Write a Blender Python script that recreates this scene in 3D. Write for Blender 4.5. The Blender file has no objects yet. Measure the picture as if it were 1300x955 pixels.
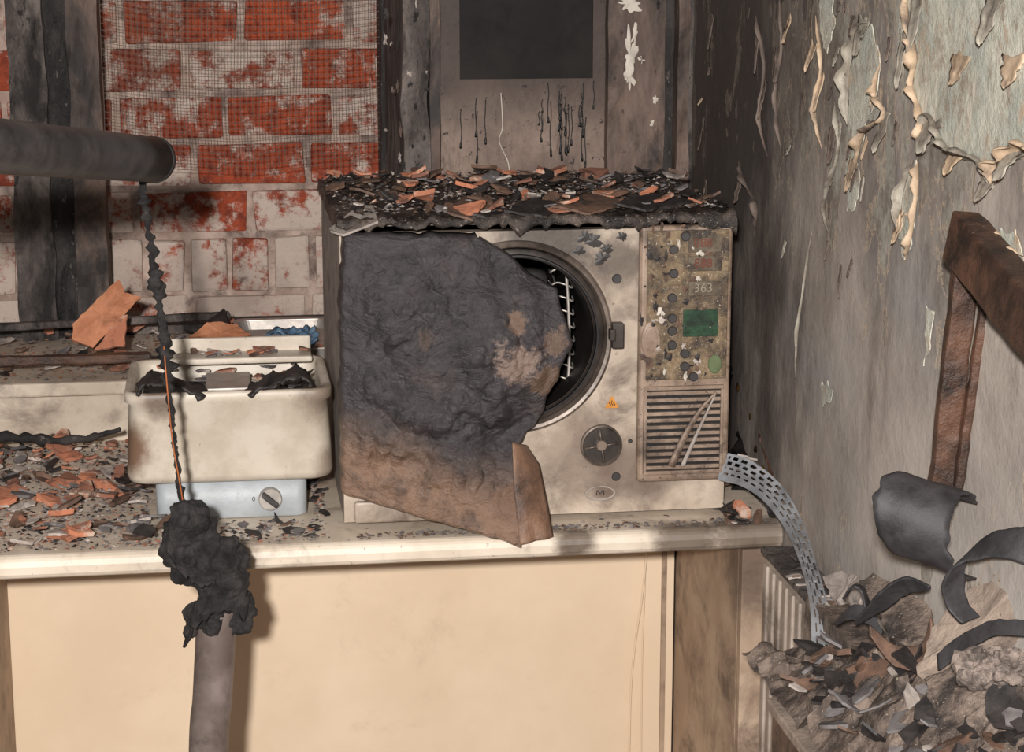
import bpy, bmesh, math, random
from mathutils import Vector, Matrix, Euler, noise as mnoise
random.seed(7)
scene = bpy.context.scene
scene.view_settings.view_transform = 'Standard'
scene.view_settings.look = 'None'

# ------------------------------------------------------------ camera
F = 2600.0
HC = 1.655
YAW = math.radians(8.13)
PIT = math.radians(12.1)
camd = bpy.data.cameras.new("camera")
cam = bpy.data.objects.new("camera", camd)
scene.collection.objects.link(cam)
camd.sensor_width = 36.0
camd.lens = F / 1300.0 * 36.0
cam.location = (0, 0, HC)
cam.rotation_euler = Euler((math.radians(90) - PIT, 0, -YAW), 'XYZ')
scene.camera = cam
R = cam.rotation_euler.to_matrix()
O = Vector((0, 0, HC))

def ray(px, py):
    return R @ Vector(((px - 650) / F, (477.5 - py) / F, -1.0))
def on_y(px, py, Y):
    d = ray(px, py); return O + d * (Y / d.y)
def on_x(px, py, X):
    d = ray(px, py); return O + d * (X / d.x)
def on_z(px, py, Z):
    d = ray(px, py); return O + d * ((Z - HC) / d.z)

# ------------------------------------------------------------ helpers
WL = {}
def setup(ob, parent, wloc):
    WL[ob.name] = Vector(wloc)
    if parent is not None:
        ob.parent = parent
        ob.location = Vector(wloc) - WL[parent.name]
    else:
        ob.location = Vector(wloc)
    scene.collection.objects.link(ob)

def tag(ob, label=None, category=None, kind=None, group=None):
    if label: ob["label"] = label
    if category: ob["category"] = category
    if kind: ob["kind"] = kind
    if group: ob["group"] = group
    return ob

def empty(name, loc, label, category):
    ob = bpy.data.objects.new(name, None)
    ob.empty_display_size = 0.05
    setup(ob, None, loc)
    return tag(ob, label, category)

def mesh_ob(name, verts, faces, mat, parent=None, smooth=False, bevel=0, solid=0, subd=0, segs=2, fattr=None):
    verts = [Vector(v) for v in verts]
    lo = Vector((min(v.x for v in verts), min(v.y for v in verts), min(v.z for v in verts)))
    hi = Vector((max(v.x for v in verts), max(v.y for v in verts), max(v.z for v in verts)))
    c = Vector(((lo.x + hi.x) / 2, (lo.y + hi.y) / 2, lo.z))
    me = bpy.data.meshes.new(name)
    me.from_pydata([v - c for v in verts], [], faces)
    me.update()
    if fattr is not None:
        a = me.attributes.new('tone', 'FLOAT', 'FACE')
        a.data.foreach_set('value', fattr)
    else:
        bm = bmesh.new(); bm.from_mesh(me)
        bmesh.ops.recalc_face_normals(bm, faces=bm.faces)
        bm.to_mesh(me); bm.free()
    if smooth:
        for p in me.polygons: p.use_smooth = True
    if mat: me.materials.append(mat)
    ob = bpy.data.objects.new(name, me)
    setup(ob, parent, c)
    if solid:
        m = ob.modifiers.new('s', 'SOLIDIFY'); m.thickness = solid; m.offset = 0
    if bevel:
        m = ob.modifiers.new('b', 'BEVEL'); m.width = bevel; m.segments = segs; m.limit_method = 'ANGLE'
    if subd:
        m = ob.modifiers.new('u', 'SUBSURF'); m.levels = subd; m.render_levels = subd
    return ob

def boxvf(x0, x1, y0, y1, z0, z1, base=0):
    v = [(x0,y0,z0),(x1,y0,z0),(x1,y1,z0),(x0,y1,z0),(x0,y0,z1),(x1,y0,z1),(x1,y1,z1),(x0,y1,z1)]
    f = [(0,3,2,1),(4,5,6,7),(0,1,5,4),(1,2,6,5),(2,3,7,6),(3,0,4,7)]
    return v, [tuple(i + base for i in q) for q in f]

def box(name, x0, x1, y0, y1, z0, z1, mat, parent=None, bevel=0.002, segs=2):
    v, f = boxvf(x0, x1, y0, y1, z0, z1)
    return mesh_ob(name, v, f, mat, parent, bevel=bevel, segs=segs)

def boxes(name, lst, mat, parent=None, bevel=0.0):
    V, Fc = [], []
    for b in lst:
        v, f = boxvf(*b, base=len(V)); V += v; Fc += f
    return mesh_ob(name, V, Fc, mat, parent, bevel=bevel)

def rrect(cx, cy, hw, hd, r, z, n=6):
    pts = []
    for (sx, sy, a0) in ((1,1,0),(-1,1,90),(-1,-1,180),(1,-1,270)):
        for i in range(n + 1):
            a = math.radians(a0 + 90 * i / n)
            pts.append((cx + sx * (hw - r) + r * math.cos(a), cy + sy * (hd - r) + r * math.sin(a), z))
    return pts

def loft(name, rings, mat, parent=None, cap0=True, cap1=True, smooth=True, **k):
    V, Fc = [], []
    n = len(rings[0])
    for r in rings: V += r
    for i in range(len(rings) - 1):
        for j in range(n):
            Fc.append((i*n+j, i*n+(j+1)%n, (i+1)*n+(j+1)%n, (i+1)*n+j))
    if cap0: Fc.append(tuple(range(n))[::-1])
    if cap1: Fc.append(tuple(range((len(rings)-1)*n, len(rings)*n)))
    return mesh_ob(name, V, Fc, mat, parent, smooth=smooth, **k)

def lathe_y(name, cx, cz, prof, mat, parent=None, n=64, cap0=False, cap1=True, smooth=True, sx=1.0, sz=1.0):
    rings = []
    for (y, r) in prof:
        rings.append([(cx + sx*r*math.cos(2*math.pi*i/n), y, cz + sz*r*math.sin(2*math.pi*i/n)) for i in range(n)])
    ob = loft(name, rings, mat, parent, cap0, cap1, smooth)
    if smooth:
        m = ob.modifiers.new('e', 'EDGE_SPLIT'); m.split_angle = math.radians(35)
    return ob

def catmull(pts, n):
    pts = [Vector(p) for p in pts]
    P = [pts[0]*2 - pts[1]] + pts + [pts[-1]*2 - pts[-2]]
    out = []
    for i in range(1, len(P) - 2):
        for k in range(n):
            t = k / n
            a, b, c, d = P[i-1], P[i], P[i+1], P[i+2]
            out.append(0.5*((2*b) + (c-a)*t + (2*a-5*b+4*c-d)*t*t + (3*b-a-3*c+d)*t**3))
    out.append(pts[-1])
    return out

def tube(name, pts, rad, mat, parent=None, n=12, sub=8, rough=0.0, rs=60, smooth=True):
    path = catmull(pts, sub) if sub > 1 else [Vector(p) for p in pts]
    rings = []
    N = len(path)
    up = Vector((0, 1, 0.01)).normalized()
    for i, p in enumerate(path):
        t = (path[min(i+1, N-1)] - path[max(i-1, 0)]).normalized()
        a = t.cross(up)
        if a.length < 1e-3: a = t.cross(Vector((1, 0, 0)))
        a.normalize(); b = t.cross(a).normalized()
        r = rad(i/(N-1)) if callable(rad) else rad
        ring = []
        for j in range(n):
            an = 2*math.pi*j/n
            q = a*math.cos(an) + b*math.sin(an)
            rr = r * (1 + rough * mnoise.noise((p + q*r) * rs) * 2)
            ring.append(p + q * rr)
        rings.append(ring)
    return loft(name, rings, mat, parent, True, True, smooth)

def ribbon(name, pts, wv, mat, parent=None, sub=8, wf=None, nw=4, thick=0.002, rough=0.0, rs=40, cup=None, smooth=True, edge=0.0):
    path = catmull(pts, sub)
    N = len(path)
    V, Fc = [], []
    for i, p in enumerate(path):
        t = i/(N-1)
        w = (wv(t) if callable(wv) else Vector(wv))
        f = wf(t) if wf else 1.0
        for j in range(nw + 1):
            s = j/nw - 0.5
            ff = f
            if edge and j in (0, nw): ff = f*(1+edge*mnoise.noise(Vector((t*14, j*3.0, 5))))
            q = p + w * (s * ff)
            if cup: q = q + Vector(cup) * (4*s*s)
            if rough: q = q + mnoise.noise_vector(q * rs) * rough
            V.append(q)
    for i in range(N-1):
        for j in range(nw):
            a = i*(nw+1)+j
            Fc.append((a, a+1, a+nw+2, a+nw+1))
    return mesh_ob(name, V, Fc, mat, parent, smooth=smooth, solid=thick)

def beam(name, p1, p2, w, t, mat, parent=None, side=Vector((1,0,0)), bevel=0.003, w2=None, amp=0.0022):
    p1, p2 = Vector(p1), Vector(p2)
    d = (p2-p1).normalized()
    a = (side - d*side.dot(d)).normalized(); b = d.cross(a)
    V = []
    K = 14
    for k in range(K+1):
        p = p1.lerp(p2, k/K); ww = w + ((w2 if w2 else w)-w)*k/K
        for (sa, sb) in ((-1,-1),(1,-1),(1,1),(-1,1)):
            q = p + a*(sa*ww/2) + b*(sb*t/2)
            V.append(q + mnoise.noise_vector(q*45)*amp)
    Fc = [(0,1,2,3), (K*4+3, K*4+2, K*4+1, K*4)]
    for k in range(K):
        for j in range(4):
            Fc.append((k*4+j, k*4+(j+1)%4, (k+1)*4+(j+1)%4, (k+1)*4+j))
    return mesh_ob(name, V, Fc, mat, parent, bevel=bevel)

# ------------------------------------------------------------ materials
def C(r, g, b):
    f = lambda c: (c/255/12.92) if c/255 <= 0.04045 else ((c/255+0.055)/1.055)**2.4
    return (f(r), f(g), f(b), 1)

class M:
    def __init__(s, name, rough=0.7, metal=0.0, spec=0.5):
        s.m = bpy.data.materials.new(name); s.m.use_nodes = True
        s.t = s.m.node_tree; s.N = s.t.nodes; s.L = s.t.links
        s.b = s.N['Principled BSDF']
        s.b.inputs['Roughness'].default_value = rough
        s.b.inputs['Metallic'].default_value = metal
        s.b.inputs['Specular IOR Level'].default_value = spec
        s.P = s.N.new('ShaderNodeNewGeometry').outputs['Position']
    def inp(s, sock, v):
        if isinstance(v, bpy.types.NodeSocket): s.L.new(v, sock)
        else: sock.default_value = v
    def vec(s, sx, sy, sz, off=(0,0,0)):
        n = s.N.new('ShaderNodeMapping'); s.L.new(s.P, n.inputs[0])
        n.inputs['Scale'].default_value = (sx, sy, sz); n.inputs['Location'].default_value = off
        return n.outputs[0]
    def noise(s, scale, detail=4, rough=0.6, vec=None, dist=0):
        n = s.N.new('ShaderNodeTexNoise'); s.L.new(vec or s.P, n.inputs['Vector'])
        n.inputs['Scale'].default_value = scale; n.inputs['Detail'].default_value = detail
        n.inputs['Roughness'].default_value = rough; n.inputs['Distortion'].default_value = dist
        return n.outputs['Fac']
    def vor(s, scale, feature='F1', vec=None):
        n = s.N.new('ShaderNodeTexVoronoi'); n.feature = feature
        s.L.new(vec or s.P, n.inputs['Vector']); n.inputs['Scale'].default_value = scale
        return n.outputs['Distance']
    def mr(s, v, a, b, c=0.0, d=1.0):
        n = s.N.new('ShaderNodeMapRange'); n.interpolation_type = 'SMOOTHSTEP'
        s.inp(n.inputs[0], v)
        n.inputs[1].default_value = a; n.inputs[2].default_value = b
        n.inputs[3].default_value = c; n.inputs[4].default_value = d
        return n.outputs[0]
    def math(s, op, a, b=0.0):
        n = s.N.new('ShaderNodeMath'); n.operation = op
        s.inp(n.inputs[0], a); s.inp(n.inputs[1], b); return n.outputs[0]
    def mix(s, f, a, b):
        n = s.N.new('ShaderNodeMix'); n.data_type = 'RGBA'
        s.inp(n.inputs[0], f); s.inp(n.inputs[6], a); s.inp(n.inputs[7], b)
        return n.outputs[2]
    def sep(s):
        n = s.N.new('ShaderNodeSeparateXYZ'); s.L.new(s.P, n.inputs[0]); return n.outputs
    def attr(s, name):
        n = s.N.new('ShaderNodeAttribute'); n.attribute_name = name; return n.outputs['Fac']
    def dist(s, p):
        n = s.N.new('ShaderNodeVectorMath'); n.operation = 'DISTANCE'
        s.L.new(s.P, n.inputs[0]); n.inputs[1].default_value = p; return n.outputs['Value']
    def objrand(s):
        return s.N.new('ShaderNodeObjectInfo').outputs['Random']
    def col(s, c): s.inp(s.b.inputs['Base Color'], c)
    def rough(s, v): s.inp(s.b.inputs['Roughness'], v)
    def bump(s, h, strength=0.4, dist=0.002):
        n = s.N.new('ShaderNodeBump'); s.inp(n.inputs['Height'], h)
        n.inputs['Strength'].default_value = strength; n.inputs['Distance'].default_value = dist
        s.L.new(n.outputs[0], s.b.inputs['Normal'])

def sooty(name, c1, c2, soot, amt=0.4, scale=12, rough=0.7, metal=0.0, bs=90, bstr=0.4, bd=0.002, speck=0.0, speckc=(20,18,17), stretch=None, soft=0.15, spec=0.5, spots=None, spsc=9):
    m = M(name, rough, metal, spec)
    v = m.vec(*stretch) if stretch else None
    a = m.mr(m.noise(scale, 5, 0.6, v), 0.35, 0.65)
    c = m.mix(a, C(*c1), C(*c2))
    t = 1 - amt
    s = m.mr(m.noise(scale*0.7+3.1, 8, 0.7, v, 0.4), t - soft, t + soft)
    c = m.mix(s, c, C(*soot))
    for (p, r, col, st) in (spots or []):
        dd = m.math('ADD', m.dist(p), m.math('MULTIPLY', m.math('SUBTRACT', m.noise(22, 7, 0.7), 0.5), r*1.1))
        c = m.mix(m.mr(dd, r*0.35, r, st, 0), c, C(*col))
    if speck:
        sp = m.mr(m.noise(scale*spsc, 5, 0.75, v), 0.72-speck, 0.80-speck)
        c = m.mix(sp, c, C(*speckc))
    m.col(c)
    m.bump(m.noise(bs, 6, 0.7), bstr, bd)
    return m.m

def plain(name, c, rough=0.5, metal=0.0, var=0.12, scale=40):
    m = M(name, rough, metal)
    d = tuple(max(0, x*(1-var)) for x in c)
    m.col(m.mix(m.mr(m.noise(scale, 4), 0.35, 0.65), C(*c), C(*d)))
    m.bump(m.noise(scale*4, 3), 0.15, 0.001)
    return m.m

# ------------------------------------------------------------ key dimensions
YF = 2.55
Z0 = on_y(450, 690, YF).z
YB = 3.15
XW = on_y(878, 150, YB).x
YA = 2.62
AX0 = on_y(434, 480, YA).x
AX1 = on_y(922, 480, YA).x
AZ1 = on_y(680, 281, YA).z
AYB = 3.08
YW = 3.52
YBR = 3.70
ZS = Z0 + 0.097

def mat_wall_right():
    m = M('sooted_peeling_paint', 0.75, 0, 0.3)
    x, y, z = m.sep()
    base = m.mix(m.mr(m.noise(4, 7, 0.65), 0.35, 0.68), C(190,178,167), C(152,141,132))
    base = m.mix(m.mr(m.noise(2.1, 5, 0.6), 0.5, 0.72), base, C(168,164,161))
    lowp = m.mr(m.math('ADD', m.math('MULTIPLY', m.mr(z, 0.85, 1.35, 1, 0), m.mr(y, 1.8, 2.6, 1, 0)), m.math('MULTIPLY', m.noise(7, 5), 0.3)), 0.3, 0.95)
    base = m.mix(m.math('MULTIPLY', lowp, 0.6), base, C(206,199,191))
    st = m.noise(5, 7, 0.7, m.vec(1, 1.6, 0.7))
    corner = m.math('ADD', m.mr(y, 2.15, 2.95), m.math('MULTIPLY', m.mr(st, 0.3, 0.7), 0.6))
    corner = m.math('ADD', corner, m.math('MULTIPLY', m.mr(z, 1.05, 1.5), 0.4))
    base = m.mix(m.mr(corner, 0.4, 1.5, 0.0, 0.92), base, C(60,51,48))
    base = m.mix(m.mr(m.noise(11, 9, 0.78, m.vec(1,1,0.6)), 0.53, 0.72, 0, 0.5), base, C(82,72,67))
    base = m.mix(m.mr(m.noise(6, 8, 0.68, m.vec(1,1.6,0.5,(1,8,2))), 0.5, 0.72, 0, 0.5), base, C(90,80,75))
    pk = m.math('ADD', m.noise(5.0, 9, 0.66, m.vec(1, 1.7, 0.7, (3.3,1.7,5.2)), 0.4), m.mr(z, 1.1, 1.5, -0.09, 0.035))
    pk = m.math('ADD', pk, m.mr(y, 1.9, 2.8, 0.02, -0.02))
    inner = m.mr(pk, 0.535, 0.54)
    rim = m.math('SUBTRACT', m.mr(pk, 0.524, 0.529), inner)
    pc = m.mix(m.mr(m.noise(18, 7, 0.75), 0.4, 0.62), C(184,180,166), C(130,120,110))
    pc = m.mix(m.mr(corner, 0.5, 1.3, 0, 0.75), pc, C(92,79,72))
    base = m.mix(m.math('MULTIPLY', inner, 0.8), base, pc)
    base = m.mix(m.math('MULTIPLY', rim, m.mr(corner, 0.4, 1.6, 0.7, 0.3)), base, C(206,182,156))
    cr = m.vor(7, 'DISTANCE_TO_EDGE', m.vec(1, 1.5, 0.5))
    cm = m.math('MULTIPLY', m.mr(cr, 0.0, 0.010, 1, 0), m.mr(m.noise(3.5, 3, 0.5, m.vec(1,1,1,(4,2,7))), 0.54, 0.6))
    base = m.mix(m.math('MULTIPLY', cm, 0.4), base, C(190,172,152))
    sp = m.mr(m.noise(46, 4, 0.8), 0.72, 0.75)
    base = m.mix(m.math('MULTIPLY', sp, 0.8), base, C(206,198,186))
    m.col(base)
    h = m.math('ADD', m.math('MULTIPLY', m.noise(60, 6, 0.7), 0.4), m.math('MULTIPLY', inner, -0.9))
    m.bump(m.math('ADD', h, m.math('MULTIPLY', m.noise(9, 5, 0.6), 1.2)), 0.55, 0.005)
    return m.m
MW = mat_wall_right()

def mat_exposed():
    m = M('exposed_pale_green_plaster', 0.85)
    c = m.mix(m.mr(m.noise(14, 6, 0.7), 0.4, 0.6), C(214,211,195), C(186,188,175))
    c = m.mix(m.mr(m.noise(24, 9, 0.8), 0.48, 0.64, 0, 0.85), c, C(160,140,122))
    c = m.mix(m.mr(m.noise(8, 7, 0.7, m.vec(1,1,.4)), 0.54, 0.7), c, C(232,216,196))
    c = m.mix(m.mr(m.noise(11, 8, 0.75, m.vec(1,1,.6,(2,9,4))), 0.56, 0.64), c, C(192,170,146))
    m.col(c); m.bump(m.noise(36, 7, 0.75), 0.9, 0.005)
    return m.m
MEX = mat_exposed()
MFL = sooty('cream_paint_flake', (208,182,154), (172,148,122), (100,86,76), amt=0.42, scale=30)
MFLG = sooty('grey_green_paint_flake', (180,173,158), (140,130,117), (90,80,71), amt=0.45, scale=22)
MFLD = sooty('sooted_paint_flake', (124,108,98), (92,80,73), (52,45,42), amt=0.4, scale=25)

def mat_brick():
    m = M('whitewashed_red_brick', 0.9, 0, 0.2)
    x, y, z = m.sep()
    t = m.attr('tone')
    red = m.mix(t, C(206,96,62), C(166,80,58))
    red = m.mix(m.mr(m.noise(45, 7, 0.75), 0.42, 0.65), red, C(134,66,52))
    low = m.mr(z, 0.98, 1.3, 0.10, 0.0)
    wn = m.math('ADD', m.noise(15, 10, 0.78), low)
    wn = m.math('ADD', wn, m.math('MULTIPLY', m.math('SUBTRACT', m.math('FRACT', m.math('MULTIPLY', t, 7.3)), 0.5), 0.10))
    c = m.mix(m.mr(wn, 0.47, 0.59, 0, 0.94), red, C(230,212,198))
    c = m.mix(m.mr(m.noise(13, 10, 0.8, m.vec(1,1,1,(5,1,2))), 0.54, 0.68, 0, 0.75), c, C(84,64,57))
    c = m.mix(m.mr(m.noise(3.5, 5, 0.6), 0.45, 0.72, 0, 0.45), c, C(96,70,60))
    m.col(c); m.bump(m.noise(60, 8, 0.8), 1.0, 0.007)
    return m.m
MBR = mat_brick()
MMO = sooty('sooty_mortar', (196,174,160), (160,136,122), (84,68,62), amt=0.43, scale=20, bs=120, bstr=0.8)
MCHAR = sooty('charred_timber', (66,60,58), (34,31,30), (14,13,13), amt=0.45, scale=22, rough=0.7, bs=70, bstr=1.0, bd=0.006, speck=0.12, speckc=(110,100,94), stretch=(1,1,0.35), spsc=4)
MCHARG = sooty('grey_ash_timber', (126,115,109), (90,81,77), (32,28,27), amt=0.52, scale=18, rough=0.8, bs=50, bstr=1.0, bd=0.007, speck=0.15, speckc=(34,30,29), stretch=(1,1,0.4), spsc=3)
MFRB = sooty('smoked_brown_frame', (134,111,97), (98,80,71), (38,31,29), amt=0.52, scale=12, stretch=(1,1,0.35), speck=0.1, speckc=(46,36,32), spsc=4)
MSILL = sooty('smoked_cream_sill', (206,192,174), (182,166,148), (88,72,62), amt=0.36, scale=7, speck=0.04)
def mat_board():
    m = M('smoke_stained_board', 0.6, 0, 0.3)
    x, y, z = m.sep()
    c = m.mix(m.mr(m.noise(7, 7, 0.7), 0.35, 0.65), C(144,124,111), C(106,89,80))
    top = m.math('ADD', m.mr(z, 1.28, 1.52), m.math('MULTIPLY', m.noise(6, 6, 0.65, m.vec(1,1,0.4)), 0.9))
    c = m.mix(m.mr(top, 0.4, 1.3, 0, 0.85), c, C(56,45,41))
    c = m.mix(m.mr(m.noise(11, 9, 0.78, m.vec(1.6,1,0.5)), 0.5, 0.66, 0, 0.75), c, C(64,52,46))
    c = m.mix(m.mr(m.noise(60, 4, 0.8), 0.61, 0.67), c, C(42,34,31))
    m.col(c); m.bump(m.noise(60, 5), 0.4, 0.003); return m.m
MBOARD = mat_board()
MGLASS = sooty('soot_blackened_glass', (36,31,29), (25,22,21), (14,13,13), amt=0.4, scale=14, rough=0.6, bs=30, bstr=0.1, spec=0.15, speck=0.05, speckc=(70,60,54))
MTAR = sooty('glossy_black_tar', (28,25,24), (17,15,15), (9,9,9), amt=0.4, scale=30, rough=0.4, bs=140, bstr=0.8, spec=0.5)
MFOAM = sooty('burnt_black_foam', (66,61,60), (38,36,36), (14,13,13), amt=0.45, scale=60, rough=0.75, bs=220, bstr=1.0, bd=0.005)
MTOP = sooty('cream_laminate_worktop', (228,213,195), (210,194,174), (104,86,73), amt=0.36, scale=9, rough=0.5, bs=30, bstr=0.1, speck=0.09, speckc=(126,104,88),
   spots=[((px_, YF, Z0-0.01), r_, (70,54,44), .8) for px_, r_ in ((0.60,0.06),(0.69,0.08),(-0.02,0.07),(0.45,0.04))])
MPANEL = sooty('cream_cabinet_board', (228,205,177), (219,195,166), (186,160,132), amt=0.3, scale=4, rough=0.65, bs=20, bstr=0.08)
MSIDE = sooty('shaded_stained_cabinet_side', (190,166,143), (164,139,117), (88,69,58), amt=0.42, scale=8, rough=0.6, bs=40, bstr=0.3, speck=0.03,  # shade of the cabinet side painted into the brown, plus a dark stain
   spots=[((0.66, 2.56, Z0-0.05), 0.12, (70,54,46), .7)])
cc_ = on_y(655, 428, YA)
MBODY = sooty('heat_stained_enamel', (198,182,164), (168,152,136), (92,76,66), amt=0.42, scale=13, rough=0.42, bs=60, bstr=0.3, speck=0.08, speckc=(80,62,52), soft=0.18,
   spots=[((on_y(700,300,YA)), 0.09, (60,52,47), .9), (on_y(790,330,YA), 0.05, (78,66,58), .8), (on_y(740,580,YA), 0.09, (116,98,86), .6), (on_y(800,600,YA), 0.07, (98,80,70), .6)])
MBODYS = sooty('dusty_grey_side_panel', (172,161,152), (146,135,126), (90,79,72), amt=0.36, scale=30, rough=0.7, bs=160, bstr=0.7, speck=0.1, speckc=(112,100,92))
MPAN = sooty('browned_panel_plastic', (160,138,120), (132,111,95), (62,49,41), amt=0.44, scale=20, rough=0.5, bs=90, bstr=0.4, speck=0.12, speckc=(54,40,33))
MGRIME = sooty('ochre_grime_label', (146,124,94), (112,90,64), (50,38,28), amt=0.52, scale=38, rough=0.5, bs=160, bstr=0.8, speck=0.13, speckc=(186,175,156))
MRING = sooty('heat_dulled_steel_ring', (74,65,60), (54,47,43), (28,24,22), amt=0.4, scale=20, rough=0.45, metal=0.3, bs=60, bstr=0.2)
MRING2 = sooty('pale_steel_rim', (128,114,103), (98,87,79), (54,46,41), amt=0.45, scale=20, rough=0.4, metal=0.3, bs=60, bstr=0.2)
MCHAM = sooty('sooted_chamber_steel', (42,36,34), (28,24,23), (14,12,12), amt=0.4, scale=12, rough=0.5, metal=0.3)
MSTEEL = plain('bare_steel', (186,178,170), 0.42, 0.6)
MGALV = sooty('galvanised_steel', (180,182,186), (142,144,148), (78,72,70), amt=0.35, scale=26, rough=0.42, metal=0.35, bs=60, bstr=0.2)
MBLACK = plain('black_plastic', (28,26,26), 0.4)
MDGREY = plain('dark_grey_rubber', (56,52,50), 0.5)
MRED = plain('smoked_red_display', (112,62,50), 0.3)
MDISP = sooty('smoked_display_window', (112,100,84), (84,73,60), (50,38,31), amt=0.45, scale=60, rough=0.35)
MLCD = sooty('green_lcd_glass', (46,76,54), (38,60,44), (28,36,29), amt=0.45, scale=50, rough=0.3)
MGREEN = plain('pale_green_lamp', (104,116,84), 0.3)
MORANGE = plain('orange_warning_label', (202,132,48), 0.5)
MWHITE = plain('white_paint_mark', (206,196,182), 0.6)
MDIG = plain('faded_display_digits', (146,134,116), 0.5)
MCLEAN = sooty('singed_cream_enamel', (208,197,181), (188,175,158), (108,88,74), amt=0.28, scale=16, rough=0.45, bs=80, bstr=0.3, speck=0.09, speckc=(134,108,88), soft=0.12,
   spots=[(on_y(162, 570, 2.68), 0.05, (110,78,56), .9), (on_y(200, 500, 2.68), 0.04, (86,66,54), .85), (on_y(400, 500, 2.68), 0.045, (106,88,74), .75), (on_y(300, 490, 2.72), 0.05, (92,80,70), .75), (on_y(415, 590, 2.68), 0.035, (120,100,84), .7)])
MCBLUE = sooty('pale_blue_plastic', (178,184,188), (160,165,168), (108,98,90), amt=0.27, scale=16, rough=0.45)
def mat_terra():
    m = M('terracotta_plaster', 0.9)
    r = m.objrand()
    c = m.mix(r, C(194,124,92), C(132,90,74))
    c = m.mix(m.mr(m.noise(50, 6, 0.7), 0.5, 0.68), c, C(106,74,62))
    c = m.mix(m.mr(m.noise(24, 5, 0.7), 0.52, 0.66), c, C(200,175,157))
    m.col(c); m.bump(m.noise(160, 5, 0.7), 0.7, 0.002); return m.m
MTERRA = mat_terra()
MASH = sooty('pale_ash_flake', (196,184,175), (160,148,139), (90,80,75), amt=0.4, scale=40)
MGREYF = sooty('grey_ash_flake', (124,118,117), (94,88,87), (50,45,44), amt=0.35, scale=40)
MCHF = sooty('black_char_flake', (60,54,52), (38,34,33), (18,16,16), amt=0.4, scale=50, rough=0.6, spec=0.45)
MCHBR = sooty('brown_scorched_flake', (120,92,76), (88,67,55), (42,34,30), amt=0.4, scale=40, rough=0.7)
MWOOD = sooty('scorched_dark_wood', (98,68,52), (62,44,35), (22,18,16), amt=0.45, scale=18, rough=0.45, bs=70, bstr=0.8, bd=0.005, speck=0.06, speckc=(160,138,118))
MPIPE = sooty('smoked_grey_pipe', (82,78,78), (60,57,58), (36,33,33), amt=0.4, scale=14, rough=0.45, metal=0.0, bs=40, bstr=0.3, speck=0.03, speckc=(120,112,106))
MPIPE2 = sooty('brown_grey_pipe', (130,117,112), (100,87,80), (58,49,45), amt=0.35, scale=14, rough=0.45, bs=40, bstr=0.2)
MCURL = sooty('charred_vinyl_sheet', (66,63,65), (46,44,46), (24,22,23), amt=0.4, scale=24, rough=0.6, bs=120, bstr=0.4, speck=0.03, speckc=(120,112,106))
MPB = sooty('grey_beige_plasterboard', (176,157,141), (148,131,118), (86,74,67), amt=0.4, scale=14, rough=0.85, bs=60, bstr=0.8, bd=0.004, speck=0.08, speckc=(92,74,64))
MRAD = sooty('smoked_radiator_enamel', (178,164,151), (148,134,122), (80,67,60), amt=0.45, scale=9, speck=0.05)
MFLOOR = sooty('debris_strewn_floor', (120,108,98), (90,80,72), (40,36,34), amt=0.4, scale=10)
MCEIL = sooty('sooted_ceiling_paint', (110,104,98), (80,76,72), (40,38,36), amt=0.5, scale=4)
MBLUE = sooty('blue_cloth', (116,146,168), (78,108,140), (50,64,78), amt=0.38, scale=60)
MAMBER = sooty('melted_amber_plastic', (120,88,44), (78,58,34), (24,19,16), amt=0.55, scale=30, rough=0.35)

# ------------------------------------------------------------ room shell
XL = -1.3
floor = box('floor', XL, XW+0.1, -1.0, 3.6, -0.05, 0.0, MFLOOR, bevel=0); tag(floor, 'grey debris-dusted floor', None, 'structure')
ceil = box('ceiling', XL, XW+0.1, -1.0, 3.6, 2.5, 2.55, MCEIL, bevel=0); tag(ceil, 'soot-darkened ceiling', None, 'structure')
V, Fc = [], []
ny, nz = 90, 70
for i in range(ny+1):
    for j in range(nz+1):
        yy = -1.0 + (YB+0.5+1.0)*i/ny; zz = 2.5*j/nz
        V.append((XW + 0.002*mnoise.noise(Vector((1, yy*6, zz*5))), yy, zz))
for i in range(ny):
    for j in range(nz):
        a = i*(nz+1)+j; Fc.append((a, a+1, a+nz+2, a+nz+1))
nb = len(V)
V2, F2 = boxvf(XW+0.006, XW+0.1, -1.0, YB+0.5, 0, 2.5, base=nb)
wall_right = mesh_ob('wall_right', V+V2, Fc+F2, MW, smooth=False)
tag(wall_right, 'smoke-stained plaster wall with blistered peeling paint', None, 'structure')
wb = box('wall_back', XL, XW, YB+0.012, YW+0.3, 0, ZS-0.02, MSILL, bevel=0); tag(wb, 'cream wall below the window sill', None, 'structure')
xp0 = on_y(512, 120, YB).x
sill = box('trim_1', XL, xp0, YB-0.006, YW+0.02, ZS-0.022, ZS, MSILL, bevel=0.004); tag(sill, 'smoke-stained cream window sill board', None, 'structure')

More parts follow.
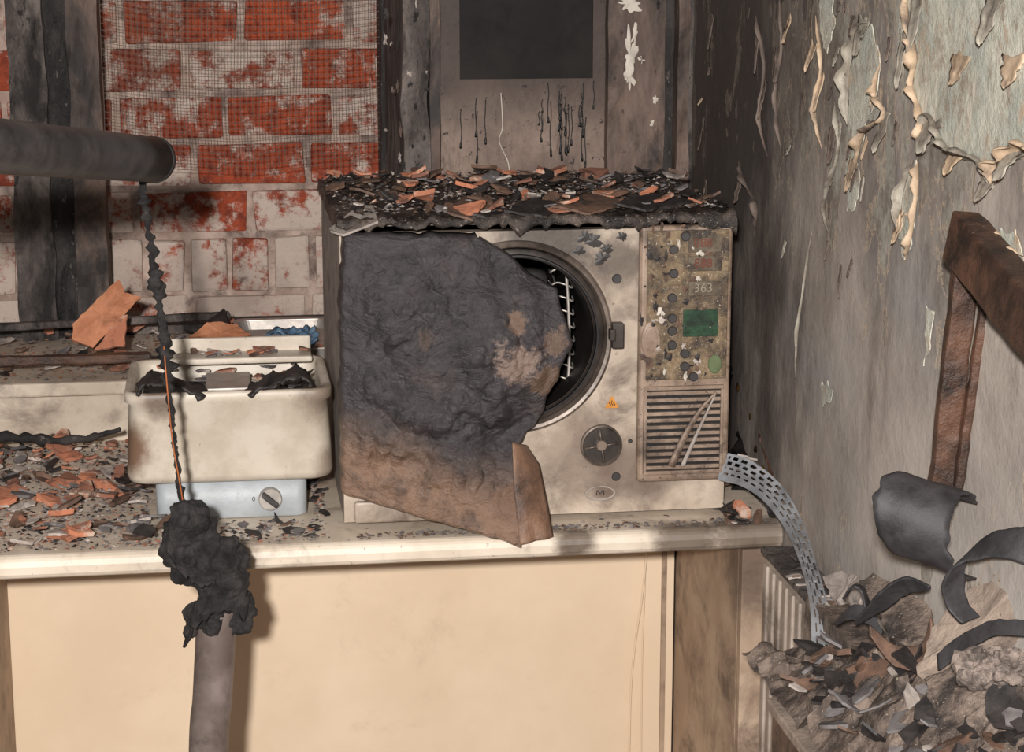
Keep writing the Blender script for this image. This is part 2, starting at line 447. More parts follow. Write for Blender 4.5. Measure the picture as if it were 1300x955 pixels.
V, Fc, T = [], [], []
rowh = 0.0838
zrow0 = on_y(300, 296, YBR).z
def addbrick(x0, x1, z0, z1, proud):
    bm = bmesh.new()
    y0 = YBR - 0.008 - proud
    v, f = boxvf(x0, x1, y0, YBR+0.03, z0, z1)
    vs = [bm.verts.new(Vector(q) + Vector((random.uniform(-1,1), 0, random.uniform(-1,1)))*0.003) for q in v]
    for q in f: bm.faces.new([vs[i] for i in q])
    bmesh.ops.bevel(bm, geom=list(bm.edges), offset=0.006, segments=2, affect='EDGES', profile=0.6)
    b = len(V); t = random.random()
    bm.verts.index_update()
    for q in bm.verts:
        V.append(q.co + mnoise.noise_vector(q.co*60)*0.003)
    for q in bm.faces:
        Fc.append(tuple(w.index + b for w in q.verts)); T.append(t)
    bm.free()
for r in range(0, 9):
    z0 = zrow0 + r*rowh
    off = (0.105 if r % 2 else 0.0) + random.uniform(-0.01, 0.01)
    x = -0.95 + off
    while x < 0.62:
        L = 0.2 + random.uniform(-0.01, 0.01)
        addbrick(x, x+L-0.013, z0+0.006, z0+rowh-0.007, random.uniform(-0.003, 0.004)); x += L
zs1 = zrow0 - 0.004; zs0 = on_y(300, 370, YBR).z
x = -0.95
while x < 0.62:
    addbrick(x, x+0.062, zs0+0.004, zs1-0.004, random.uniform(0.0, 0.008)); x += 0.0745
x = -0.9
while x < 0.62:
    addbrick(x, x+0.2, zs0-0.07, zs0-0.006, 0.0); x += 0.212
brick = mesh_ob('wall_outside', V, Fc, MBR, smooth=False, fattr=T)
tag(brick, 'whitewashed red brick wall outside the window', None, 'structure')
box('mortar', -1.3, 0.9, YBR, YBR+0.1, ZS-0.35, 2.4, MMO, brick, bevel=0)

# ------------------------------------------------------------ window 1
w1 = bpy.data.objects.new('window_1', None); setup(w1, None, (on_y(250, 400, YW).x, YW, ZS)); tag(w1, 'burnt-out window with charred timber mullion and torn gauze', None, 'structure')
def px_x(px, Y, py=150): return on_y(px, py, Y).x
zt = 2.3
def post(name, a, b, y0, y1, z0, z1, mat, parent, K=36, amp=0.004):
    V, Fc = [], []
    nx = 7
    for k in range(K+1):
        z = z0 + (z1-z0)*k/K
        for i in range(nx+1):
            x = a + (b-a)*i/nx
            V.append(Vector((x, y0, z)) + Vector((mnoise.noise(Vector((x*30, y0, z*16)))*amp, mnoise.noise(Vector((x*50+7, y0, z*30)))*amp*1.6, 0)))
        V.append(Vector((b, y1, z))); V.append(Vector((a, y1, z)))
    n = nx+3
    for k in range(K):
        for j in range(n):
            Fc.append((k*n+j, k*n+(j+1)%n, (k+1)*n+(j+1)%n, (k+1)*n+j))
    Fc.append(tuple(range(n))[::-1]); Fc.append(tuple(range(K*n, K*n+n)))
    return mesh_ob(name, V, Fc, mat, parent, smooth=False)
post('mullion', px_x(15, YW), px_x(62, YW), YW-0.03, YW+0.06, ZS, zt, MCHARG, w1, K=90, amp=0.006)
post('mullion', px_x(60, YW), px_x(92, YW), YW-0.01, YW+0.07, ZS, zt, MCHAR, w1, K=90, amp=0.008)
post('mullion', px_x(90, YW), px_x(130, YW), YW-0.015, YW+0.06, ZS, zt, MFRB, w1, K=60)
box('bottom_rail', -1.2, px_x(487, YW), YW+0.0, YW+0.07, ZS, ZS+0.016, MCHARG, w1, bevel=0.003)
post('jamb', px_x(484, YW), px_x(500, YW), YW-0.02, YW+0.08, ZS, zt, MCHAR, w1)
V, Fc = [], []
def strip(p, q_dir, w):
    b = len(V)
    for t in p:
        V.append(t - q_dir*w/2); V.append(t + q_dir*w/2)
    for i in range(len(p)-1):
        Fc.append((b+2*i, b+2*i+1, b+2*i+3, b+2*i+2))
gx0, gx1 = px_x(132, YW+0.02), px_x(486, YW+0.02)
gz1 = 1.75; gz0 = on_y(300, 205, YW).z
def gw(x, z):
    sag = 0.02*math.sin((x-gx0)/(gx1-gx0)*math.pi)
    return Vector((x + 0.006*mnoise.noise(Vector((x*5, 3, z*6))), YW+0.03+0.008*mnoise.noise(Vector((x*7, 0, z*7))), z - sag + 0.008*mnoise.noise(Vector((x*6, 9, z*5)))))
nx = int((gx1-gx0)/0.0105)
for i in range(nx+1):
    x = gx0 + i*0.0105
    zb = gz0 + 0.05*mnoise.noise(Vector((x*12, 1, 1)))
    strip([gw(x, zb+(gz1-zb)*k/24) for k in range(25)], Vector((1,0,0)), 0.0011)
nzl = int((gz1-gz0)/0.0105)
for j in range(nzl):
    z = gz0 + j*0.0105
    strip([gw(gx0+(gx1-gx0)*k/30, z) for k in range(31)], Vector((0,0,1)), 0.0010)
mesh_ob('gauze', V, Fc, plain('smoked_gauze_wire', (100,82,72), 0.9), w1)

# ------------------------------------------------------------ window 2
w2 = bpy.data.objects.new('window_2', None); setup(w2, None, (px_x(690, YB), YB, Z0)); tag(w2, 'smoke-stained boarded window with blackened glass pane', None, 'structure')
zb = Z0+0.001
post('jamb', px_x(512, YB), px_x(546, YB), YB, YW-0.03, zb, zt, MCHARG, w2, K=110, amp=0.007)
post('frame_edge', px_x(546, YB), px_x(558, YB), YB-0.008, YB+0.06, zb, zt, MFRB, w2, K=60, amp=0.002)
bx0, bx1 = px_x(558, YB+0.03), px_x(775, YB+0.03)
gx0_, gx1_ = px_x(584, YB+0.03), px_x(752, YB+0.03)
gzb = on_y(668, 100, YB+0.03).z
boxes('board', [(bx0, bx1, YB+0.03, YB+0.06, zb, gzb), (bx0, gx0_, YB+0.03, YB+0.06, gzb, zt), (gx1_, bx1, YB+0.03, YB+0.06, gzb, zt)], MBOARD, w2)
box('glass_pane', gx0_-0.001, gx1_+0.001, YB+0.035, YB+0.042, gzb-0.001, zt, MGLASS, w2, bevel=0)
post('jamb', px_x(772, YB), px_x(844, YB), YB+0.004, YB+0.06, zb, zt, MFRB, w2, K=60, amp=0.002)
post('frame_edge', px_x(844, YB), px_x(858, YB), YB+0.02, YB+0.06, zb, zt, MCHAR, w2, K=60, amp=0.002)
post('architrave', px_x(857, YB), px_x(872, YB), YB-0.012, YB+0.06, zb, zt, MFRB, w2, K=60, amp=0.003)
post('frame_edge', px_x(872, YB), XW-0.0005, YB-0.006, YB+0.06, zb, zt, MCHARG, w2, K=60, amp=0.002)
for i in range(28):
    px = random.choice([random.uniform(600, 640), random.uniform(680, 755), random.uniform(690, 740), random.uniform(565, 760)])
    p0 = on_y(px, random.uniform(102, 150), YB+0.0285); ln = random.uniform(0.02, 0.09)
    pts = [p0 + Vector((0.001*math.sin(k*2+i), 0, -ln*k/4)) for k in range(5)]
    tube('tar_drip', pts, lambda t: 0.0008 + 0.0010*(t > 0.85), MTAR, w2, n=6, sub=4)
def blotch(name, px, py, Y, rx, rz, mat, parent, seed, n=40, amp=0.5, fq=2):
    c = on_y(px, py, Y)
    V = [c + Vector((0, -0.0012, 0))]
    for i in range(n):
        a = 2*math.pi*i/n
        k = 1 + amp*mnoise.noise(Vector((math.cos(a)*fq, math.sin(a)*fq, seed*3.7)))*1.6 + 0.2*mnoise.noise(Vector((math.cos(a)*7, math.sin(a)*7, seed)))
        V.append(c + Vector((rx*k*math.cos(a), 0.0, rz*k*math.sin(a))))
    Fc = [(0, i+1, (i+1) % n + 1) for i in range(n)]
    return mesh_ob(name, V, Fc, mat, parent, solid=0.001)
blotch('bare_paint_patch', 800, 70, YB+0.001, 0.009, 0.030, MWHITE, w2, 3, amp=0.8)
blotch('bare_paint_patch', 798, 5, YB+0.001, 0.017, 0.01, MWHITE, w2, 5, amp=0.8)
blotch('bare_paint_patch', 799, 98, YB+0.0, 0.006, 0.014, MWHITE, w2, 9, amp=0.9)
blotch('bare_paint_patch', 806, 45, YB+0.0, 0.005, 0.012, MWHITE, w2, 19, amp=0.9)
for i in range(12):
    blotch('bare_paint_patch', random.uniform(780, 838), random.uniform(0, 215), YB+0.001, random.uniform(.001,.004), random.uniform(.002,.006), random.choice([MWHITE, MCHAR, MFRB]), w2, i+50, amp=0.9)
for i in range(26):
    blotch('ash_scale', random.uniform(488, 546), random.uniform(0, 230), YB-0.004, random.uniform(.001,.004), random.uniform(.002,.010), random.choice([MASH, MFRB, MCHAR, MCHAR]), w2, i+90, amp=0.9, n=20)
tube('paint_string', [on_y(636, 118, YB+0.027), on_y(638, 160, YB+0.025), on_y(634, 180, YB+0.027), on_y(646, 210, YB+0.02), on_y(645, 245, YB+0.02)], 0.0010, MWHITE, w2, n=5)

# ------------------------------------------------------------ right wall peeling
def wall_patch(name, pts, mat, off=0.0025, jag=0.006, seed=0):
    P = [on_x(px, py, XW-off) for px, py in pts]
    Q = []
    for i in range(len(P)):
        a, b = P[i], P[(i+1) % len(P)]
        n = max(2, int((b-a).length/0.003))
        for k in range(n):
            p = a.lerp(b, k/n)
            p = p + Vector((0, mnoise.noise(p*55+Vector((seed,0,0))), mnoise.noise(p*55+Vector((0,seed,3)))))*jag*1.6
            p = p + Vector((0, mnoise.noise(p*160), mnoise.noise(p*160+Vector((3,3,3)))))*0.0025
            Q.append(p)
    return mesh_ob(name, Q, [tuple(range(len(Q)))], mat, wall_right, solid=0.001)
patches = [
 [(1150,-30),(1156,40),(1163,70),(1158,110),(1172,150),(1168,185),(1182,150),(1200,185),(1222,200),(1245,205),(1258,236),(1272,215),(1300,190),(1340,210),(1340,-30)],
 [(1078,95),(1092,40),(1106,30),(1118,80),(1112,120),(1124,145),(1100,160),(1086,215),(1078,160)],
 [(1074,210),(1082,190),(1092,230),(1088,262),(1076,270)],
 [(1150,235),(1162,200),(1166,235),(1158,300),(1150,330),(1140,300)],
 [(1042,490),(1050,484),(1057,495),(1054,512),(1044,514)],
 [(1140,30),(1148,28),(1147,90),(1140,80)],
 [(1040,-20),(1056,-20),(1060,30),(1050,70),(1042,40)],
 [(1176,395),(1184,392),(1180,440),(1172,470)],
 [(1268,292),(1286,286),(1292,300),(1300,322),(1280,318)],
]
for i, p in enumerate(patches):
    wall_patch('exposed_plaster', p, MEX, seed=i*2.3)
def edge_curl(pts, w, mat, out=0.008, seed=0):
    path = catmull([on_x(px, py, XW-0.003) for px, py in pts], 8)
    N = len(path); V = []; Fc = []
    nw = 5
    for i, p in enumerate(path):
        tg = (path[min(i+1, N-1)]-path[max(i-1, 0)]).normalized()
        nr = tg.cross(Vector((1, 0, 0))).normalized()
        k = 0.35+1.3*abs(mnoise.noise(Vector((i*0.21, seed, 1)))) + 0.6*abs(mnoise.noise(Vector((i*.9, seed, 4))))
        k *= min(1, i/4)*min(1, (N-1-i)/4)
        for j in range(nw+1):
            a = j/nw*2.2
            V.append(p + nr*(math.sin(a)*w*k*0.8) + Vector((-(1-math.cos(a))*out*k - 0.0006, 0, 0)))
    for i in range(N-1):
        for j in range(nw):
            a = i*(nw+1)+j; Fc.append((a, a+1, a+nw+2, a+nw+1))
    mesh_ob('paint_curl', V, Fc, mat, wall_right, smooth=True, solid=0.0009)
edge_curl([(1150,-20),(1156,40),(1164,72),(1159,110),(1172,150),(1168,188)], 0.012, MFL, 0.010, 1)
edge_curl([(1168,188),(1182,150),(1200,186),(1222,202),(1246,208),(1259,238)], 0.014, MFLG, 0.012, 2)
edge_curl([(1259,238),(1274,216),(1300,192),(1335,208)], 0.016, MFL, 0.014, 3)
edge_curl([(1076,160),(1078,95),(1092,42),(1106,28)], 0.010, MFLG, 0.008, 4)
edge_curl([(1118,80),(1112,120),(1124,146),(1100,162),(1086,216)], 0.010, MFL, 0.008, 5)
edge_curl([(1166,205),(1166,240),(1158,300),(1150,330)], 0.008, MFL, 0.008, 6)
edge_curl([(1140,300),(1148,240),(1160,204)], 0.006, MFLG, 0.006, 7)
edge_curl([(990,-10),(994,60),(986,120),(992,190)], 0.007, MFLD, 0.006, 8)
edge_curl([(960,20),(972,80),(966,150),(975,200)], 0.006, MFLD, 0.006, 9)
edge_curl([(1036,20),(1044,80),(1036,140),(1044,190)], 0.007, MFL, 0.006, 10)
edge_curl([(1060,130),(1066,190),(1048,260),(1054,300)], 0.005, MFLG, 0.005, 11)
edge_curl([(938,205),(948,235),(962,262),(958,300)], 0.008, MFLD, 0.007, 12)
edge_curl([(1032,290),(1022,360),(1014,420),(1010,480)], 0.004, MFLG, 0.004, 13)
edge_curl([(1266,292),(1280,316),(1300,326)], 0.010, MFL, 0.008, 14)
def wall_flake(px, py, L, w, curl, mat, lean=0.0, seed=0):
    p = on_x(px, py, XW-0.003)
    nt, nw = 16, 8
    V, Fc = [], []
    for k in range(nt+1):
        t = k/nt
        ww = w*((1-t)**0.6)*(1+0.5*mnoise.noise(Vector((t*6, seed, 0))))+0.0004
        cx = lean*t + 0.3*w*mnoise.noise(Vector((t*3, seed, 7)))
        for j in range(nw+1):
            s = j/nw-0.5
            zz = -L*t + 0.22*L*mnoise.noise(Vector((s*4, seed, 3)))*(1-t*.6)
            out = curl*t**1.4*(1-0.5*max(0, t-.6)) + curl*0.35*(s+.5)*t
            V.append(p + Vector((-out - 0.0005, cx + ww*s, zz + mnoise.noise(Vector((s*6, t*6, seed)))*0.0015)))
    for k in range(nt):
        for j in range(nw):
            a = k*(nw+1)+j; Fc.append((a, a+1, a+nw+2, a+nw+1))
    mesh_ob('paint_flake', V, Fc, mat, wall_right, smooth=True, solid=0.0009)
FL = [
 (905,20,.05,.012,.005,0),(893,150,.05,.014,.005,0),(940,225,.035,.026,.010,0),(962,45,.05,.014,.005,0),(972,105,.05,.012,.006,0),
 (988,60,.045,.024,.008,0),(1003,20,.035,.014,.006,1),(1034,55,.035,.022,.008,1),(1044,96,.045,.018,.007,1),(1058,165,.04,.024,.008,0),
 (1125,142,.045,.034,.010,2),(1148,40,.06,.026,.010,2),(1166,-6,.06,.034,.010,2),(1184,152,.035,.05,.012,2),(1213,190,.025,.04,.010,1),
 (1256,222,.025,.035,.012,2),(1290,190,.03,.05,.014,2),(1262,-5,.045,.05,.012,2),(1098,20,.045,.04,.010,2),(1084,200,.04,.028,.008,1),(1147,270,.035,.022,.008,1),
 (1222,70,.03,.05,.006,1),(1286,70,.03,.055,.008,1),(1068,335,.04,.008,.003,0)]
ML = [MFLD, MFL, MFLG]
for i, (px, py, L, w, c, k) in enumerate(FL):
    wall_flake(px, py, L, w, c, ML[k], lean=random.uniform(-0.014, 0.014), seed=i*1.9)
for i in range(24):
    px = random.uniform(885, 1150); py = random.uniform(-10, 330)
    wall_flake(px, py, random.uniform(.008, .03), random.uniform(.004, .014), random.uniform(.002, .005), random.choice([MFLD, MFLD, MFLD, MFLG, MFL]), lean=random.uniform(-.008, .008), seed=i*3.1+70)

# ------------------------------------------------------------ worktop & cabinets
prof = [(YF+0.012, Z0-0.032), (YF+0.004, Z0-0.030), (YF, Z0-0.024), (YF-0.0015, Z0-0.014), (YF+0.001, Z0-0.005), (YF+0.008, Z0), (YF+0.02, Z0+0.0005), (YB+0.01, Z0), (YB+0.01, Z0-0.032)]
V = []; K = 60
for k in range(K+1):
    x = -1.2 + (XW-0.004+1.2)*k/K
    V += [(x, y, z) for (y, z) in prof]
n = len(prof); Fc = []
for k in range(K):
    for j in range(n): Fc.append((k*n+j, k*n+(j+1)%n, (k+1)*n+(j+1)%n, (k+1)*n+j))
Fc += [tuple(range(n)), tuple(range(K*n, K*n+n))]
wt = mesh_ob('worktop', V, Fc, MTOP, smooth=False); m = wt.modifiers.new('e', 'BEVEL'); m.width = 0.002
tag(wt, 'cream laminate worktop with rounded front edge, scorched and littered', 'worktop')
cab = empty('base_cabinet', (0.2, 2.8, 0), 'cream base cabinet with open knee space under the worktop', 'cabinet')
zc = Z0-0.0325
box('back_panel', -1.19, px_x(935, 2.57, 780), 2.95, 2.968, 0, zc, MPANEL, cab, bevel=0.001)
xs = px_x(937, 2.57, 780); xs1 = px_x(973, 2.57, 780)
box('side_panel', xs, xs+0.018, 2.575, 2.949, 0, zc, MSIDE, cab, bevel=0.001)
box('front_panel', xs, xs1, 2.555, 2.574, 0, zc, MSIDE, cab, bevel=0.0015)
box('side_panel', xs1-0.018, xs1, 2.575, 3.1, 0, zc, MSIDE, cab, bevel=0.001)
xe = px_x(12, 2.945, 800)
box('side_panel', xe-0.04, xe, 2.575, 2.949, 0, zc, MSIDE, cab, bevel=0.001)
box('gap_shade_strip', px_x(839, 2.949, 780), px_x(845, 2.949, 780), 2.944, 2.9495, 0, zc, MSIDE, cab, bevel=0.0005)  # thin darker strip painted in as the dark gap beside the side panel
cb = tube('cable', [on_y(822, 690, 2.93)+Vector((0,0,-0.005)), on_y(815, 760, 2.935), on_y(806, 820, 2.94), on_y(800, 900, 2.94), on_y(797, 1100, 2.94)], 0.0016, MPANEL, n=8)
tag(cb, 'thin cream cable hanging under the worktop', 'cable')
cb = tube('cable', [on_y(820, 690, 2.94)+Vector((0,0,-0.005)), on_y(818, 760, 2.94), on_y(815, 850, 2.94), on_y(813, 1100, 2.94)], 0.0012, MPANEL, n=8)
tag(cb, 'thin cream cable hanging under the worktop', 'cable')

# ------------------------------------------------------------ steriliser
ac = empty('steriliser', ((AX0+AX1)/2, (YA+AYB)/2, Z0), 'fire-damaged bench steam steriliser with melted door and round chamber', 'steriliser')
zb0 = Z0 + 0.008
cc = cc_; CR = 0.128
def front_plate(x0, x1, z0, z1, yf, yb, cx, cz, r, mat, parent):
    angs = set([2*math.pi*i/96 for i in range(96)])
    for X in (x0, x1):
        for Z in (z0, z1): angs.add(math.atan2(Z-cz, X-cx) % (2*math.pi))
    angs = sorted(angs); n = len(angs)
    inner, outer = [], []
    for a in angs:
        c, s = math.cos(a), math.sin(a)
        tx = ((x1-cx)/c if c > 0 else (x0-cx)/c) if abs(c) > 1e-6 else 1e9
        tz = ((z1-cz)/s if s > 0 else (z0-cz)/s) if abs(s) > 1e-6 else 1e9
        t = min(tx, tz)
        inner.append((cx+r*c, cz+r*s)); outer.append((cx+t*c, cz+t*s))
    V = [(x, yf, z) for x, z in inner] + [(x, yf, z) for x, z in outer] + [(x, yb, z) for x, z in inner] + [(x, yb, z) for x, z in outer]
    Fc = []
    for i in range(n):
        j = (i+1) % n
        Fc += [(i, j, n+j, n+i), (2*n+i, 3*n+i, 3*n+j, 2*n+j), (i, 2*n+i, 2*n+j, j), (n+i, n+j, 3*n+j, 3*n+i)]
    return mesh_ob('front_panel', V, Fc, mat, parent, bevel=0.004, segs=3)
front_plate(AX0, AX1, zb0, AZ1-0.012, YA, YA+0.02, cc.x, cc.z, CR-0.002, MBODY, ac)
t = 0.006
boxes('housing', [(AX0, AX0+t, YA+0.0205, AYB, zb0, AZ1), (AX1-t, AX1, YA+0.0205, AYB, zb0, AZ1), (AX0+t, AX1-t, YA+0.0205, AYB, AZ1-t, AZ1),
    (AX0+t, AX1-t, YA+0.0205, AYB, zb0, zb0+t), (AX0+t, AX1-t, AYB-t, AYB, zb0+t, AZ1-t)], MBODYS, ac, bevel=0.002)
for fx in (AX0+0.04, AX1-0.04):
    for fy in (YA+0.05, AYB-0.05):
        loft('foot', [[(fx+0.014*math.cos(a*math.pi/8), fy+0.014*math.sin(a*math.pi/8), z) for a in range(16)] for z in (Z0+0.0012, zb0)], MBLACK, ac)
lathe_y('chamber', cc.x, cc.z, [(YA+0.004, 0.104), (YA+0.05, 0.102), (YA+0.36, 0.1), (YA+0.365, 0.09)], MCHAM, ac, cap1=True)
lathe_y('outer_rim', cc.x, cc.z, [(YA+0.001, CR+0.001), (YA-0.007, CR), (YA-0.009, CR-0.003), (YA-0.008, CR-0.007), (YA+0.002, CR-0.010)], MRING2, ac, cap1=False)
lathe_y('chamber_ring', cc.x, cc.z, [(YA+0.001, CR-0.0105), (YA-0.001, CR-0.013), (YA-0.002, CR-0.022), (YA+0.002, CR-0.0225), (YA+0.003, 0.1045)], MRING, ac, cap1=False)
lathe_y('door_seal', cc.x, cc.z, [(YA-0.002, CR-0.0175), (YA-0.006, CR-0.0185), (YA-0.006, CR-0.0205), (YA-0.001, CR-0.022)], MBLACK, ac, cap1=False)
rack = tube('tray_rack', [on_y(718, 335, YA+0.05), on_y(722, 400, YA+0.05), on_y(722, 470, YA+0.05), on_y(716, 512, YA+0.05)], 0.0022, MSTEEL, ac, n=8)
for i in range(10):
    yy = 345 + i*17
    p = on_y(722 - abs(i-4.5)*0.8, yy, YA+0.05)
    pts = [p, p+Vector((-0.012, 0.004, 0.003)), p+Vector((-0.020, 0.01, -0.002)), p+Vector((-0.008, 0.05, -0.002)), p+Vector((0.0, 0.16, 0))]
    tube('rack_prong', pts, 0.0014, MSTEEL, rack, n=6, sub=4)
    tube('rack_prong', [p, p+Vector((0.008, 0.002, -0.004)), p+Vector((0.010, 0.02, 0.0))], 0.0014, MSTEEL, rack, n=6, sub=4)
box('instrument_tray', on_y(640, 520, YA+0.03).x, on_y(712, 520, YA+0.03).x, YA+0.03, YA+0.24, on_y(690, 532, YA+0.03).z, on_y(690, 508, YA+0.03).z, MGALV, ac, bevel=0.003)
p = on_y(783, 425, YA-0.005)
boxes('door_latch', [(p.x-0.008, p.x+0.008, YA-0.018, YA, p.z-0.017, p.z+0.017), (p.x-0.012, p.x-0.004, YA-0.022, YA-0.006, p.z-0.006, p.z+0.010)], MRING, ac, bevel=0.002)
def disc(name, px, py, r, y0, d, mat, parent, sx=1, sz=1, bev=0.001):
    q = on_y(px, py, y0)
    return lathe_y(name, q.x, q.z, [(y0, r), (y0-d+bev, r), (y0-d, r-bev)], mat, parent, n=32, cap1=True, sx=sx, sz=sz)
disc('screw_plug', 783, 354, 0.0065, YA, 0.002, MDGREY, ac)
disc('screw_plug', 782, 605, 0.006, YA, 0.002, MDGREY, ac)
disc('screw_plug', 800, 560, 0.003, YA, 0.002, MDGREY, ac)
dial = disc('drain_valve', 763, 565, 0.027, YA, 0.004, MRING, ac)
q = on_y(763, 565, YA)
lathe_y('valve_rim', q.x, q.z, [(YA, 0.0285), (YA-0.006, 0.028), (YA-0.007, 0.026), (YA-0.003, 0.0235)], MRING2, dial, n=40, cap1=False)
disc('valve_hub', 763, 565, 0.007, YA-0.004, 0.007, MBODY, dial)
for a in range(4):
    an = math.radians(90*a + 8)
    c0 = Vector((q.x, YA-0.006, q.z)); e = c0 + Vector((math.cos(an)*0.023, 0, math.sin(an)*0.023))
    tube('valve_spoke', [c0, e], 0.0018, MRING2, dial, n=6, sub=1)
ov = disc('emblem_badge', 762, 626, 0.021, YA, 0.003, MBODYS, ac, sz=0.5)
disc('badge_inlay', 762, 626, 0.018, YA-0.003, 0.0008, MBODY, ov, sz=0.45, bev=0.0003)
q = on_y(762, 626, YA-0.0045)
tube('badge_mark', [q+Vector((-0.005,0,-0.003)), q+Vector((-0.004,0,0.004)), q+Vector((0,0,-0.001)), q+Vector((0.004,0,0.004)), q+Vector((0.005,0,-0.003))], 0.0007, MDGREY, ov, n=6, sub=3)
q = on_y(777, 511, YA-0.001)
h = 0.0095
tri = mesh_ob('warning_triangle', [(q.x-h, YA-0.001, q.z-h*0.8), (q.x+h, YA-0.001, q.z-h*0.8), (q.x, YA-0.001, q.z+h*0.95), (q.x-h, YA+0.0005, q.z-h*0.8), (q.x+h, YA+0.0005, q.z-h*0.8), (q.x, YA+0.0005, q.z+h*0.95)],
    [(0,1,2),(5,4,3),(0,3,4,1),(1,4,5,2),(2,5,3,0)], MORANGE, ac)
for k in (-1, 0, 1):
    tube('heat_symbol', [(q.x+k*0.0028, YA-0.0015, q.z-0.005), (q.x+k*0.0028+0.001, YA-0.0015, q.z-0.003), (q.x+k*0.0028-0.001, YA-0.0015, q.z-0.001), (q.x+k*0.0028, YA-0.0015, q.z+0.001+0.002*(k == 0))], 0.0005, MBLACK, tri, n=5, sub=3)
CX0, CX1 = on_y(808, 440, YA).x, AX1+0.001
CZ0, CZ1 = on_y(862, 607, YA).z, on_y(862, 284, YA).z
YC = YA - 0.018
con = box('control_console', CX0, CX1, YC, YA-0.0003, CZ0, CZ1, MPAN, ac, bevel=0.006, segs=3)
lz0 = on_y(862, 482, YC).z
box('label_plate', CX0+0.009, CX1-0.006, YC-0.0015, YC+0.001, lz0, CZ1-0.006, MGRIME, con, bevel=0.001)
YL = YC-0.0015
def rect(name, x0, x1, y0, y1, d, mat, parent, Y=None):
    Y = YL if Y is None else Y
    a = on_y(x0, (y0+y1)/2, Y); b = on_y(x1, (y0+y1)/2, Y)
    c = on_y((x0+x1)/2, y0, Y); e = on_y((x0+x1)/2, y1, Y)
    return box(name, a.x, b.x, Y-d, Y+0.0005, e.z, c.z, mat, parent, bevel=0.0008)
def textob(name, s, px, py, Y, size, mat, parent):
    cu = bpy.data.curves.new(name, 'FONT'); cu.body = s; cu.size = size; cu.extrude = 0.0002
    cu.align_x = 'CENTER'; cu.align_y = 'CENTER'
    tmp = bpy.data.objects.new(name+'_t', cu)
    me = bpy.data.meshes.new_from_object(tmp)
    bpy.data.objects.remove(tmp)
    p = on_y(px, py, Y)
    me.transform(Matrix.Rotation(math.radians(90), 4, 'X'))
    me.materials.append(mat)
    ob = bpy.data.objects.new(name, me); setup(ob, parent, p)
    return ob
for k, (y0, y1) in enumerate(((298, 320), (325, 344), (357, 375))):
    d = rect('digital_display', 874, 916, y0, y1, 0.002, MDISP, con)
    textob('display_digits', ('888', '888', '363')[k], 893, (y0+y1)/2, YL-0.0026, 0.017, MRED if k < 2 else MDIG, d)
lcd = rect('lcd_screen', 867, 911, 393, 427, 0.002, MLCD, con)
textob('lcd_text', '0X0X0X0', 888, 411, YL-0.0026, 0.0085, MBLACK, lcd)
for (px, py) in ((855,317),(855,347),(853,378),(853,404),(853,420),(853,438),(870,300),(869,449),(869,465),(880,478)):
    disc('push_button', px, py, 0.0062, YL, 0.004, MDGREY, con)
disc('green_lamp', 907, 462, 0.009, YL, 0.004, MGREEN, con, sz=1.4)
disc('keyhole_port', 826, 432, 0.013, YC, 0.003, MPAN, con, sz=1.9)
disc('keyhole_port', 826, 432, 0.009, YC-0.003, 0.001, MPAN, con, sz=2.0, bev=0.0004)
for i in range(75):
    px, py = random.choice([random.uniform(814, 850), random.uniform(848, 914)]), random.uniform(286, 478)
    blotch('ash_speck', px, py, (YC if px < 820 else YL)-0.0008, random.uniform(.0008, .005), random.uniform(.0008, .007), random.choice([MWHITE, MCHBR, MCHBR, MASH, MCHF, MCHF]), con, i+40, n=14, amp=0.9)
gx0_, gx1_ = on_y(820, 545, YC).x, on_y(913, 545, YC).x
gzt, gzb_ = on_y(866, 494, YC).z, on_y(866, 596, YC).z
box('vent_shade_plate', gx0_-0.002, gx1_+0.002, YC-0.001, YC+0.0005, gzb_-0.002, gzt+0.002, MBLACK, con, bevel=0)  # flat black plate painted in as the shade between the grille bars
lst = [(gx0_-0.004, gx1_+0.004, YC-0.006, YC, gzt, gzt+0.005), (gx0_-0.004, gx1_+0.004, YC-0.006, YC, gzb_-0.005, gzb_), (gx0_-0.004, gx0_, YC-0.006, YC, gzb_, gzt), (gx1_, gx1_+0.004, YC-0.006, YC, gzb_, gzt)]
nbars = 12
for i in range(nbars):
    z = gzb_ + (gzt-gzb_)*(i+0.5)/nbars
    lst.append((gx0_, gx1_, YC-0.005, YC, z-0.0025, z+0.0025))
boxes('vent_grille', lst, MPAN, con, bevel=0.0008)
ribbon('grille_swoosh', [on_y(909, 498, YC-0.009), on_y(892, 517, YC-0.010), on_y(872, 548, YC-0.010), on_y(852, 592, YC-0.009)], (0.008, 0, -0.002), MPAN, con, thick=0.004, wf=lambda t: 0.3+0.9*t, nw=2)
ribbon('grille_swoosh', [on_y(909, 498, YC-0.009), on_y(898, 522, YC-0.010), on_y(882, 556, YC-0.010), on_y(866, 592, YC-0.009)], (0.005, 0, -0.002), MBODYS, con, thick=0.004, wf=lambda t: 0.3+0.7*t, nw=2)

